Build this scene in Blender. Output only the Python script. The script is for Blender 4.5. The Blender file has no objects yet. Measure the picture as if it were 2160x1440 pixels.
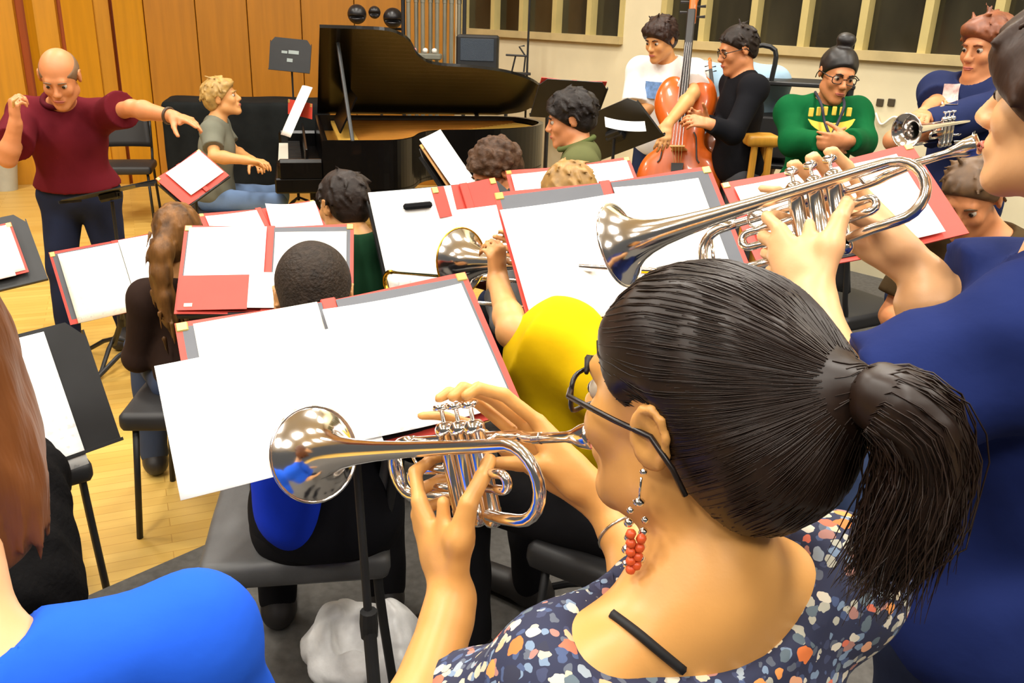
import bpy, math, random
import numpy as np
from mathutils import Matrix, Vector
random.seed(4)
RNG = np.random.default_rng(4)
SC = bpy.context.scene
COL = SC.collection
PI = math.pi
rad = math.radians

def V(*a):
    if len(a) == 1: a = a[0]
    return np.array([float(q) for q in a])
def nrm(v):
    v = np.asarray(v, float); return v / (np.linalg.norm(v) + 1e-12)

# ------------------------------------------------------------------ camera
FPX = 1850.0
PITCH, ROLL, EYE_H = rad(20.5), rad(2.0), 1.8
CF = V(0, math.cos(PITCH), -math.sin(PITCH)); CU0 = V(0, math.sin(PITCH), math.cos(PITCH)); CX = V(1, 0, 0)
CR = math.cos(ROLL) * CX + math.sin(ROLL) * CU0
CU = -math.sin(ROLL) * CX + math.cos(ROLL) * CU0
CC = V(0, 0, EYE_H)
def P(x, y, d):
    """point of the room seen at pixel (x, y) of the photograph at depth d metres"""
    return CC + (CF + CR * (x - 1080) / FPX + CU * (720 - y) / FPX) * d
def PZ(x, y, z):
    r = CF + CR * (x - 1080) / FPX + CU * (720 - y) / FPX
    return CC + r * (z - EYE_H) / r[2]
def PROJ(p):
    v = np.asarray(p) - CC; d = v @ CF
    return 1080 + FPX * (v @ CR) / d, 720 - FPX * (v @ CU) / d, d

cam_d = bpy.data.cameras.new('camera'); cam = bpy.data.objects.new('camera', cam_d); COL.objects.link(cam)
cam_d.sensor_width = 36.0; cam_d.lens = 36.0 * FPX / 2160.0; cam_d.clip_start = 0.02; cam_d.clip_end = 100
cam.matrix_world = Matrix(((CR[0], CU[0], -CF[0], CC[0]), (CR[1], CU[1], -CF[1], CC[1]), (CR[2], CU[2], -CF[2], CC[2]), (0, 0, 0, 1)))
SC.camera = cam

# ------------------------------------------------------------------ materials
def lin(c):
    return tuple(((q / 255) / 12.92 if q / 255 <= .04045 else ((q / 255 + .055) / 1.055) ** 2.4) for q in c)
MATS = {}
def mat(name, rgb, rough=.6, metal=0., var=.12, nscale=6., bump=0., bscale=60., stretch=(1, 1, 1), coat=0., spec=.5, alpha=None):
    """procedural material: noise-varied colour plus a fine noise bump"""
    if name in MATS: return MATS[name]
    m = bpy.data.materials.new(name); m.use_nodes = True; MATS[name] = m
    nt = m.node_tree; b = nt.nodes['Principled BSDF']
    c = lin(rgb)
    tc = nt.nodes.new('ShaderNodeTexCoord'); mp = nt.nodes.new('ShaderNodeMapping'); mp.inputs['Scale'].default_value = stretch
    nt.links.new(tc.outputs['Object'], mp.inputs[0])
    n = nt.nodes.new('ShaderNodeTexNoise'); n.inputs['Scale'].default_value = nscale; n.inputs['Detail'].default_value = 4
    nt.links.new(mp.outputs[0], n.inputs['Vector'])
    r = nt.nodes.new('ShaderNodeValToRGB')
    r.color_ramp.elements[0].position = .3; r.color_ramp.elements[1].position = .7
    r.color_ramp.elements[0].color = (*[q * (1 - var) for q in c], 1); r.color_ramp.elements[1].color = (*[min(1, q * (1 + var)) for q in c], 1)
    nt.links.new(n.outputs['Fac'], r.inputs[0]); nt.links.new(r.outputs[0], b.inputs['Base Color'])
    b.inputs['Roughness'].default_value = rough; b.inputs['Metallic'].default_value = metal
    b.inputs['Specular IOR Level'].default_value = spec if rough < .8 or spec != .5 else .1
    if coat: b.inputs['Coat Weight'].default_value = coat
    if bump:
        n2 = nt.nodes.new('ShaderNodeTexNoise'); n2.inputs['Scale'].default_value = bscale; n2.inputs['Detail'].default_value = 3
        nt.links.new(mp.outputs[0], n2.inputs['Vector'])
        bp = nt.nodes.new('ShaderNodeBump'); bp.inputs['Strength'].default_value = bump; bp.inputs['Distance'].default_value = .01
        nt.links.new(n2.outputs['Fac'], bp.inputs['Height']); nt.links.new(bp.outputs[0], b.inputs['Normal'])
    return m

# ------------------------------------------------------------------ objects
def link_mesh(name, verts, faces, m, parent=None, smooth=True, mats=None, midx=None):
    me = bpy.data.meshes.new(name)
    if isinstance(faces, np.ndarray) and faces.ndim == 2 and len(faces):
        nv, nf, q = len(verts), len(faces), faces.shape[1]
        me.vertices.add(nv); me.vertices.foreach_set('co', np.asarray(verts, np.float32).ravel())
        me.loops.add(nf * q); me.loops.foreach_set('vertex_index', faces.astype(np.int32).ravel())
        me.polygons.add(nf); me.polygons.foreach_set('loop_start', np.arange(0, nf * q, q, dtype=np.int32))
        try: me.polygons.foreach_set('loop_total', np.full(nf, q, np.int32))
        except Exception: pass
        me.update(calc_edges=True)
    else:
        me.from_pydata([tuple(map(float, v)) for v in verts], [], [tuple(int(i) for i in f) for f in faces]); me.update()
    if m: me.materials.append(m)
    for q in (mats or []): me.materials.append(q)
    if midx is not None: me.polygons.foreach_set('material_index', np.asarray(midx, np.int32))
    if smooth: me.polygons.foreach_set('use_smooth', np.ones(len(me.polygons), bool))
    o = bpy.data.objects.new(name, me); COL.objects.link(o)
    if parent is not None: o.parent = parent
    return o

def tag(o, label, cat, group=None):
    o['label'] = label; o['category'] = cat
    if group: o['group'] = group
    return o
def thing(name, label, cat, loc=(0, 0, 0), rot=None, group=None):
    o = bpy.data.objects.new(name, None); COL.objects.link(o); o.empty_display_size = .1
    if rot is not None:
        M = Matrix([list(map(float, r)) for r in np.asarray(rot)]).to_4x4(); M.translation = Vector([float(q) for q in loc]); o.matrix_world = M
    else: o.location = [float(q) for q in loc]
    return tag(o, label, cat, group)
def frame(x=None, y=None, z=None):
    """3x3 matrix with columns x, y, z; two given, third by cross product"""
    if z is None: x = nrm(x); z = nrm(np.cross(x, y)); y = np.cross(z, x)
    elif y is None: z = nrm(z); y = nrm(np.cross(z, x)); x = np.cross(y, z)
    else: y = nrm(y); x = nrm(np.cross(y, z)); z = np.cross(x, y)
    return np.stack([x, y, z], 1)
def copy_thing(o, loc, rotz=None, label=None, group=None):
    c = o.copy(); COL.objects.link(c); c.location = [float(q) for q in loc]
    if rotz is not None: c.rotation_euler = (0, 0, rotz)
    if label: c['label'] = label
    if group: c['group'] = group
    for ch in [q for q in bpy.data.objects if q.parent == o]:
        d = ch.copy(); COL.objects.link(d); d.parent = c
        for g in [q for q in bpy.data.objects if q.parent == ch]:
            e = g.copy(); COL.objects.link(e); e.parent = d
    return c

class MB:
    """collects boxes, tubes, lathes and prisms into one mesh"""
    def __init__(s): s.v = []; s.f = []
    def add(s, vs, fs):
        n = len(s.v); s.v += [tuple(map(float, q)) for q in vs]; s.f += [tuple(int(i) + n for i in f) for f in fs]; return s
    def box(s, c, d, M=None, bev=0.):
        M = np.eye(3) if M is None else M; h = V(d) / 2; b = min(bev, .49 * min(d))
        if b <= 0:
            vs = [V(c) + M @ (h * V(x, y, z)) for x in (-1, 1) for y in (-1, 1) for z in (-1, 1)]
            return s.add(vs, [(0, 1, 3, 2), (4, 6, 7, 5), (0, 4, 5, 1), (2, 3, 7, 6), (0, 2, 6, 4), (1, 5, 7, 3)])
        vs = []; idx = {}
        for x in (-1, 1):
            for y in (-1, 1):
                for z in (-1, 1):
                    for ax in range(3):
                        q = (h - b) * V(x, y, z); q[ax] = h[ax] * (x, y, z)[ax]
                        idx[(x, y, z, ax)] = len(vs); vs.append(V(c) + M @ q)
        fs = []
        for ax in range(3):
            o1, o2 = [(1, 2), (2, 0), (0, 1)][ax]
            for sg in (-1, 1):
                def k(a, b_):
                    t = [0, 0, 0]; t[ax] = sg; t[o1] = a; t[o2] = b_; return idx[(*t, ax)]
                q = [k(-1, -1), k(1, -1), k(1, 1), k(-1, 1)]; fs.append(q if sg > 0 else q[::-1])
        for ax in range(3):
            o1, o2 = [(1, 2), (2, 0), (0, 1)][ax]
            for a in (-1, 1):
                for b_ in (-1, 1):
                    def k(e, w):
                        t = [0, 0, 0]; t[ax] = e; t[o1] = a; t[o2] = b_; return idx[(*t, w)]
                    q = [k(-1, o1), k(1, o1), k(1, o2), k(-1, o2)]; fs.append(q if a * b_ < 0 else q[::-1])
        for x in (-1, 1):
            for y in (-1, 1):
                for z in (-1, 1):
                    q = [idx[(x, y, z, a)] for a in range(3)]; fs.append(q if x * y * z > 0 else q[::-1])
        return s.add(vs, fs)
    def tube(s, pts, r, seg=10, caps=True, closed=False):
        pts = [V(p) for p in pts]; n = len(pts)
        rs = list(r) if hasattr(r, '__len__') else [r] * n
        vs = []; ref = None
        for i, p in enumerate(pts):
            t = nrm(pts[min(i + 1, n - 1)] - pts[max(i - 1, 0)]) if not closed else nrm(pts[(i + 1) % n] - pts[i - 1])
            if ref is None: ref = nrm(np.cross(t, V(0, 0, 1) if abs(t[2]) < .9 else V(1, 0, 0)))
            ref = nrm(ref - t * (ref @ t)); b = np.cross(t, ref)
            for k in range(seg):
                a = 2 * PI * k / seg; vs.append(p + rs[i] * (math.cos(a) * ref + math.sin(a) * b))
        fs = [(i * seg + k, i * seg + (k + 1) % seg, (i + 1) * seg + (k + 1) % seg, (i + 1) * seg + k) for i in range(n - 1) for k in range(seg)]
        if closed: fs += [((n - 1) * seg + k, (n - 1) * seg + (k + 1) % seg, (k + 1) % seg, k) for k in range(seg)]
        elif caps: fs += [tuple(range(seg))[::-1], tuple(range((n - 1) * seg, n * seg))]
        return s.add(vs, fs)
    def lathe(s, prof, c=(0, 0, 0), M=None, seg=24, sx=1., sy=1.):
        """prof: (radius, z) pairs, turned about local z"""
        M = np.eye(3) if M is None else M; n = len(prof)
        vs = [V(c) + M @ V(r * math.cos(2 * PI * k / seg) * sx, r * math.sin(2 * PI * k / seg) * sy, z) for r, z in prof for k in range(seg)]
        fs = [(i * seg + k, i * seg + (k + 1) % seg, (i + 1) * seg + (k + 1) % seg, (i + 1) * seg + k) for i in range(n - 1) for k in range(seg)]
        if prof[0][0] > 1e-6: fs.append(tuple(range(seg))[::-1])
        if prof[-1][0] > 1e-6: fs.append(tuple(range((n - 1) * seg, n * seg)))
        return s.add(vs, fs)
    def prism(s, poly, h, c=(0, 0, 0), M=None):
        """poly in local xy, extruded from z = 0 to h"""
        M = np.eye(3) if M is None else M; n = len(poly)
        vs = [V(c) + M @ V(x, y, z) for z in (0, h) for x, y in poly]
        return s.add(vs, [tuple(range(n))[::-1], tuple(range(n, 2 * n))] + [(i, (i + 1) % n, n + (i + 1) % n, n + i) for i in range(n)])
    def sheet(s, fn, nu, nv, th=0.):
        """grid surface fn(u, v) for u, v in 0..1, thickened along its normal by th"""
        g = np.array([[fn(i / nu, j / nv) for j in range(nv + 1)] for i in range(nu + 1)], float)
        def id_(i, j): return i * (nv + 1) + j
        fs = [(id_(i, j), id_(i + 1, j), id_(i + 1, j + 1), id_(i, j + 1)) for i in range(nu) for j in range(nv)]
        vs = g.reshape(-1, 3)
        if th:
            du = np.gradient(g, axis=0); dv = np.gradient(g, axis=1); nn = np.cross(du, dv); nn /= np.linalg.norm(nn, axis=2, keepdims=True) + 1e-12
            w = (g - nn * th).reshape(-1, 3); N = len(vs)
            fs2 = [tuple(q + N for q in f[::-1]) for f in fs]
            rim = [id_(i, 0) for i in range(nu)] + [id_(nu, j) for j in range(nv)] + [id_(i, nv) for i in range(nu, 0, -1)] + [id_(0, j) for j in range(nv, 0, -1)]
            fs3 = [(rim[(k + 1) % len(rim)], rim[k], rim[k] + N, rim[(k + 1) % len(rim)] + N) for k in range(len(rim))]
            return s.add(np.vstack([vs, w]), fs + fs2 + fs3)
        return s.add(vs, fs)
    def build(s, name, m, parent=None, smooth=False, off=None, angle=None):
        vs = s.v if off is None else [tuple(V(q) - off) for q in s.v]
        o = link_mesh(name, vs, s.f, m, parent, smooth or angle is not None)
        if angle is not None: o.data.set_sharp_from_angle(angle=rad(angle))
        return o

def spline(pts, n=8):
    """Catmull-Rom through pts"""
    p = [V(q) for q in pts]; p = [2 * p[0] - p[1]] + p + [2 * p[-1] - p[-2]]; out = []
    for i in range(1, len(p) - 2):
        for k in range(n):
            t = k / n
            out.append(.5 * (2 * p[i] + (p[i + 1] - p[i - 1]) * t + (2 * p[i - 1] - 5 * p[i] + 4 * p[i + 1] - p[i + 2]) * t * t + (-p[i - 1] + 3 * p[i] - 3 * p[i + 1] + p[i + 2]) * t ** 3))
    out.append(p[-2]); return out

# ------------------------------------------------------------------ smooth solids (implicit surfaces, polygonised)
class SDF:
    def __init__(s): s.p = []
    def cap(s, a, b, ra, rb=None, k=.02, flat=False, op='u', squash=None):
        s.p.append(('cap', V(a), V(b), ra, ra if rb is None else rb, flat, squash, op, k)); return s
    def ell(s, c, r, M=None, k=.02, op='u'):
        r = V(r) if hasattr(r, '__len__') else V(r, r, r)
        s.p.append(('ell', V(c), r, M, None, None, None, op, k)); return s
    def box(s, c, h, M=None, rd=.01, k=.02, op='u'):
        s.p.append(('box', V(c), V(h), M, rd, None, None, op, k)); return s
    def plane(s, c, n, k=.004):      # keeps the side n points away from
        s.p.append(('pln', V(c), nrm(n), None, None, None, None, 'i', k)); return s
    def noise(s, amp, fr, dirs=None, c=None, R=None):
        s.p.append(('nse', amp, fr, c, R, dirs, None, 'n', 0)); return s
    def bounds(s):
        lo = np.full(3, 9e9); hi = -lo
        for q in s.p:
            if q[7] != 'u': continue
            if q[0] == 'cap':
                r = max(q[3], q[4]); lo = np.minimum(lo, np.minimum(q[1], q[2]) - r); hi = np.maximum(hi, np.maximum(q[1], q[2]) + r)
            else:
                r = max(q[2]) if q[0] == 'ell' else np.linalg.norm(q[2]) + q[4]
                lo = np.minimum(lo, q[1] - r); hi = np.maximum(hi, q[1] + r)
        return lo, hi
    def ev(s, X, pad=.1):
        d = np.full(len(X), 9., np.float32)
        for q in s.p:
            kind, op, k = q[0], q[7], q[8]
            if kind == 'cap':
                c = (q[1] + q[2]) / 2; R = np.linalg.norm(q[2] - q[1]) / 2 + max(q[3], q[4])
            elif kind == 'ell': c = q[1]; R = max(q[2])
            elif kind == 'box': c = q[1]; R = np.linalg.norm(q[2]) + q[4]
            elif kind == 'nse' and q[3] is not None: c = q[3]; R = q[4]
            else: c = None
            if c is None: I = slice(None); x = X
            else:
                I = np.nonzero(((X - c.astype(np.float32)) ** 2).sum(1) < (R + pad + k) ** 2)[0]
                if not len(I): continue
                x = X[I]
            if kind == 'cap':
                a = q[1].astype(np.float32); ab = (q[2] - q[1]).astype(np.float32); L2 = float(ab @ ab) + 1e-12
                w = x - a; t0 = w @ ab / L2; t = np.clip(t0, 0, 1); g = w - t[:, None] * ab
                if q[6] is not None:
                    ax, fac = q[6]; ax = ax.astype(np.float32); h = g @ ax; g = g + np.outer(h * (1 / fac - 1), ax)
                e = np.sqrt((g ** 2).sum(1)) - (q[3] + (q[4] - q[3]) * t)
                if q[5]: e = np.maximum(e, (t0 - 1) * math.sqrt(L2))
            elif kind == 'ell':
                w = x - q[1].astype(np.float32)
                if q[3] is not None: w = w @ q[3].astype(np.float32)
                r = q[2].astype(np.float32); k0 = np.sqrt(((w / r) ** 2).sum(1)); k1 = np.sqrt(((w / r ** 2) ** 2).sum(1)) + 1e-9
                e = np.where(k0 < 1e-3, -min(q[2]), k0 * (k0 - 1) / k1)
            elif kind == 'box':
                w = x - q[1].astype(np.float32)
                if q[3] is not None: w = w @ q[3].astype(np.float32)
                u = np.abs(w) - q[2].astype(np.float32)
                e = np.sqrt((np.maximum(u, 0) ** 2).sum(1)) + np.minimum(u.max(1), 0) - q[4]
            elif kind == 'pln': e = (x - q[1].astype(np.float32)) @ q[2].astype(np.float32)
            elif kind == 'nse':
                amp, fr = q[1], q[2]; dirs = q[5]
                n = 0
                for i, (dx, dy, dz) in enumerate(dirs or [(1, .3, .2), (-.4, 1, .5), (.3, -.6, 1), (.8, .7, -.6)]):
                    n = n + np.sin(fr * (x[:, 0] * dx + x[:, 1] * dy + x[:, 2] * dz) + 1.7 * i + 1.3 * np.sin(fr * .47 * (x[:, 0] * dz - x[:, 1] * dx + x[:, 2] * dy)))
                d[I] = d[I] + amp * n / len(dirs or [1, 1, 1, 1]); continue
            dd = d[I]; e = e.astype(np.float32)
            if op == 'u': h = np.maximum(k - np.abs(dd - e), 0) / k if k > 0 else 0; d[I] = np.minimum(dd, e) - h * h * k * .25
            elif op == 's': h = np.maximum(k - np.abs(-dd - e), 0) / k; d[I] = np.maximum(dd, -e) + h * h * k * .25
            else: h = np.maximum(k - np.abs(dd - e), 0) / k; d[I] = np.maximum(dd, e) + h * h * k * .25
        return d
    def mesh(s, vox=.007, fine=None, bounds=None):
        """surface nets on a rectilinear grid; fine = list of (lo, hi, voxel) boxes where grid lines are denser"""
        lo, hi = s.bounds() if bounds is None else (V(bounds[0]), V(bounds[1]))
        lo = lo - 3 * vox - .01; hi = hi + 3 * vox + .01; ax = []
        for a in range(3):
            g = [lo[a]]
            while g[-1] < hi[a]:
                st = vox
                for (fl, fh, fv) in (fine or []):
                    if fl[a] - .01 < g[-1] < fh[a] + .01: st = min(st, fv)
                g.append(g[-1] + st)
            ax.append(np.array(g, np.float32))
        B = 6; nb = [-(-len(g) // B) for g in ax]
        cen, hal = [], []
        for g, n in zip(ax, nb):
            cen.append(np.array([(g[i * B] + g[min(i * B + B - 1, len(g) - 1)]) / 2 for i in range(n)], np.float32))
            hal.append(np.array([(g[min(i * B + B, len(g) - 1)] - g[i * B]) / 2 + vox for i in range(n)], np.float32))
        CX_ = np.stack(np.meshgrid(*cen, indexing='ij'), -1).reshape(-1, 3)
        HD = np.sqrt(sum(h ** 2 for h in np.meshgrid(*hal, indexing='ij'))).reshape(-1)
        dc = s.ev(CX_, pad=.3); act = np.abs(dc) < HD * 1.35 + .02
        val = np.repeat(np.repeat(np.repeat(np.where(dc < 0, -1., 1.).astype(np.float32).reshape(nb), B, 0), B, 1), B, 2)[:len(ax[0]), :len(ax[1]), :len(ax[2])].copy()
        ai = np.argwhere(act.reshape(nb)); o = np.arange(B)
        II = [np.minimum(ai[:, a, None] * B + o, len(ax[a]) - 1) for a in range(3)]
        gi = np.broadcast_to(II[0][:, :, None, None], (len(ai), B, B, B)).ravel(); gj = np.broadcast_to(II[1][:, None, :, None], (len(ai), B, B, B)).ravel(); gk = np.broadcast_to(II[2][:, None, None, :], (len(ai), B, B, B)).ravel()
        for st in range(0, len(gi), 400000):
            a, b, c = gi[st:st + 400000], gj[st:st + 400000], gk[st:st + 400000]
            val[a, b, c] = s.ev(np.stack([ax[0][a], ax[1][b], ax[2][c]], 1), pad=.05)
        ins = val < 0; nx, ny, nz = val.shape
        cid = lambda i, j, k: (i * (ny - 1) + j) * (nz - 1) + k
        acc_c, acc_p, quads = [], [], []
        for a in range(3):
            sl0 = [slice(None)] * 3; sl1 = [slice(None)] * 3; sl0[a] = slice(0, -1); sl1[a] = slice(1, None)
            e = np.argwhere(ins[tuple(sl0)] != ins[tuple(sl1)])
            b, c = [(1, 2), (2, 0), (0, 1)][a]
            n_ = [nx, ny, nz]
            e = e[(e[:, b] > 0) & (e[:, b] < n_[b] - 1) & (e[:, c] > 0) & (e[:, c] < n_[c] - 1)]
            e1 = e.copy(); e1[:, a] += 1
            v0 = val[e[:, 0], e[:, 1], e[:, 2]]; v1 = val[e1[:, 0], e1[:, 1], e1[:, 2]]; t = np.clip(v0 / (v0 - v1), .02, .98)
            p = np.stack([ax[q][e[:, q]] for q in range(3)], 1).astype(np.float64); p[:, a] = ax[a][e[:, a]] * (1 - t) + ax[a][e1[:, a]] * t
            cs = []
            for db, dc_ in ((-1, -1), (0, -1), (0, 0), (-1, 0)):
                w = e.copy(); w[:, b] += db; w[:, c] += dc_; cs.append(cid(w[:, 0], w[:, 1], w[:, 2]))
            for q in cs: acc_c.append(q); acc_p.append(p)
            qd = np.stack(cs, 1); fl = ~ins[e[:, 0], e[:, 1], e[:, 2]]; qd[fl] = qd[fl][:, ::-1]; quads.append(qd)
        cc = np.concatenate(acc_c); pp = np.concatenate(acc_p); qq = np.concatenate(quads)
        u, inv = np.unique(cc, return_inverse=True); inv = inv.ravel(); cnt = np.bincount(inv)
        vs = np.stack([np.bincount(inv, pp[:, q]) / cnt for q in range(3)], 1)
        return vs, np.searchsorted(u, qq)
    def build(s, name, m, parent=None, vox=.007, off=None, fine=None):
        vs, fs = s.mesh(vox, fine)
        if off is not None: vs = vs - V(off)
        return link_mesh(name, vs, fs, m, parent, True)
# ------------------------------------------------------------------ people
def azf(a): return V(math.sin(rad(a)), math.cos(rad(a)), 0)
def head_frame(az, pitch=0., roll=0.):
    f = azf(az); r = V(math.cos(rad(az)), -math.sin(rad(az)), 0); u = V(0, 0, 1)
    p = rad(pitch); f, u = f * math.cos(p) - u * math.sin(p), u * math.cos(p) + f * math.sin(p)
    q = rad(roll); u, r = u * math.cos(q) + r * math.sin(q), r * math.cos(q) - u * math.sin(q)
    return np.stack([r, f, u], 1)

def skull(S, c, M, s=1., sex='m', ears=True):
    L = lambda x, y, z: V(c) + M @ (V(x, y, z) * s)
    w = 1. if sex == 'm' else .94; ew = 1. if sex == 'm' else .88
    S.ell(L(0, -.012, .035), V(.074, .095, .082) * s, M, k=.01)
    S.ell(L(0, .03, -.03), V(.056 * w, .060, .078) * s, M, k=.03 * s)
    for g in (-1, 1):
        S.cap(L(g * .044 * w, .004, -.058), L(g * .012, .068, -.096), .024 * s, .018 * s, k=.03 * s)
        S.ell(L(g * .037, .064, -.024), V(.021, .02, .022) * s, M, k=.02 * s)
    S.ell(L(0, .076, -.100), V(.018 * w, .016, .014) * s, M, k=.018 * s)
    S.cap(L(-.03, .08, .022), L(.03, .08, .022), .011 * s, k=.016 * s)
    for g in (-1, 1): S.ell(L(g * .031, .100, .003), V(.017, .014, .011) * s, M, k=.012 * s, op='s')
    S.cap(L(0, .089, .008), L(0, .108, -.027), .0065 * s, .0115 * s, k=.012 * s)
    S.cap(L(-.011, .099, -.032), L(.011, .099, -.032), .0085 * s, k=.008 * s)
    S.ell(L(0, .086, -.062), V(.026, .014, .017) * s, M, k=.014 * s)
    S.cap(L(-.022, .0995, -.061), L(.022, .0995, -.061), .0022 * s, k=.004 * s, op='s')
    if ears:
        for g in (-1, 1):
            Me = M @ np.array(Matrix.Rotation(rad(-g * 22), 3, 'Z')) @ np.array(Matrix.Rotation(rad(-12), 3, 'X'))
            S.ell(L(g * .077, -.010, .000), V(.009, .019, .031) * s * (1 if sex == 'm' else .88), Me, k=.008 * s)
            for a0 in range(7):
                a1, a2 = rad(-60 + a0 * 36), rad(-60 + (a0 + 1) * 36); S.cap(L(g * (.080 + .003 * math.sin(a1)), -.012 - .017 * ew * math.cos(a1), .002 + .029 * ew * math.sin(a1)), L(g * (.080 + .003 * math.sin(a2)), -.012 - .017 * ew * math.cos(a2), .002 + .029 * ew * math.sin(a2)), .0042 * ew * s, k=.003 * s)
            S.ell(L(g * .089, -.008, .002), V(.008, .009, .016) * s, Me, k=.004 * s, op='s')

def face_parts(par, off, c, M, s, iris, brow, lip, glasses=None, eyes=True):
    L = lambda x, y, z: V(c) + M @ (V(x, y, z) * s) - V(off)
    if eyes:
        for g in (-1, 1):
            b = MB(); R = .0122 * s
            prof = [(max(R * math.sin(t), 0), -R * math.cos(t)) for t in np.linspace(0, PI, 10)]
            b.lathe(prof, L(g * .031, .0768, .003), M, 12)
            e = b.build('eye', mat('eye white', (196, 180, 160), .35), par, True)
            b = MB(); b.lathe([(0.0001, -.001), (.0068 * s, -.0006), (.005 * s, .0018 * s), (0.0001, .0022 * s)], L(g * .031, .0768 + .0112, .002), M @ np.array([[1, 0, 0], [0, 0, 1], [0, -1, 0]]).astype(float), 12)
            b.build('iris', mat('iris dark', (38, 24, 16), .2), e, True)
        for g in (-1, 1):
            b = MB(); b.tube([L(g * .014, .0945, .021), L(g * .030, .0945, .026), L(g * .046, .083, .020)], [.0032 * s, .004 * s, .002 * s], 6); b.build('eyebrow', brow, par, True)
        b = MB(); b.tube([L(-.024, .0925, -.062), L(-.012, .0995, -.0585), L(0, .1005, -.0595), L(.012, .0995, -.0585), L(.024, .0925, -.062)], [.001 * s, .0034 * s, .0036 * s, .0034 * s, .001 * s], 6)
        b.tube([L(-.022, .0925, -.063), L(-.010, .0985, -.066), L(.010, .0985, -.066), L(.022, .0925, -.063)], [.001 * s, .004 * s, .004 * s, .001 * s], 6)
        b.build('lips', lip, par, True)
    if glasses is not None:
        b = MB()
        for g in (-1, 1):
            ring = [L(g * .033 + .024 * math.copysign(abs(math.cos(t)) ** .6, math.cos(t)), .096 - .006 * abs(math.cos(t)), -.001 + .0175 * math.copysign(abs(math.sin(t)) ** .6, math.sin(t))) for t in np.linspace(0, 2 * PI, 24, endpoint=False)]
            b.tube(ring, .0022 * s, 6, closed=True)
            b.tube([L(g * .057, .091, .006), L(g * .074, .078, .008), L(g * .084, .02, .008), L(g * .084, -.015, .006), L(g * .082, -.035, -.014), L(g * .078, -.046, -.034)], .0024 * s, 6)
        b.tube([L(-.009, .097, .004), L(0, .105, .008), L(.009, .097, .004)], .002 * s, 6)
        b.build('glasses', glasses, par, True)

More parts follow.
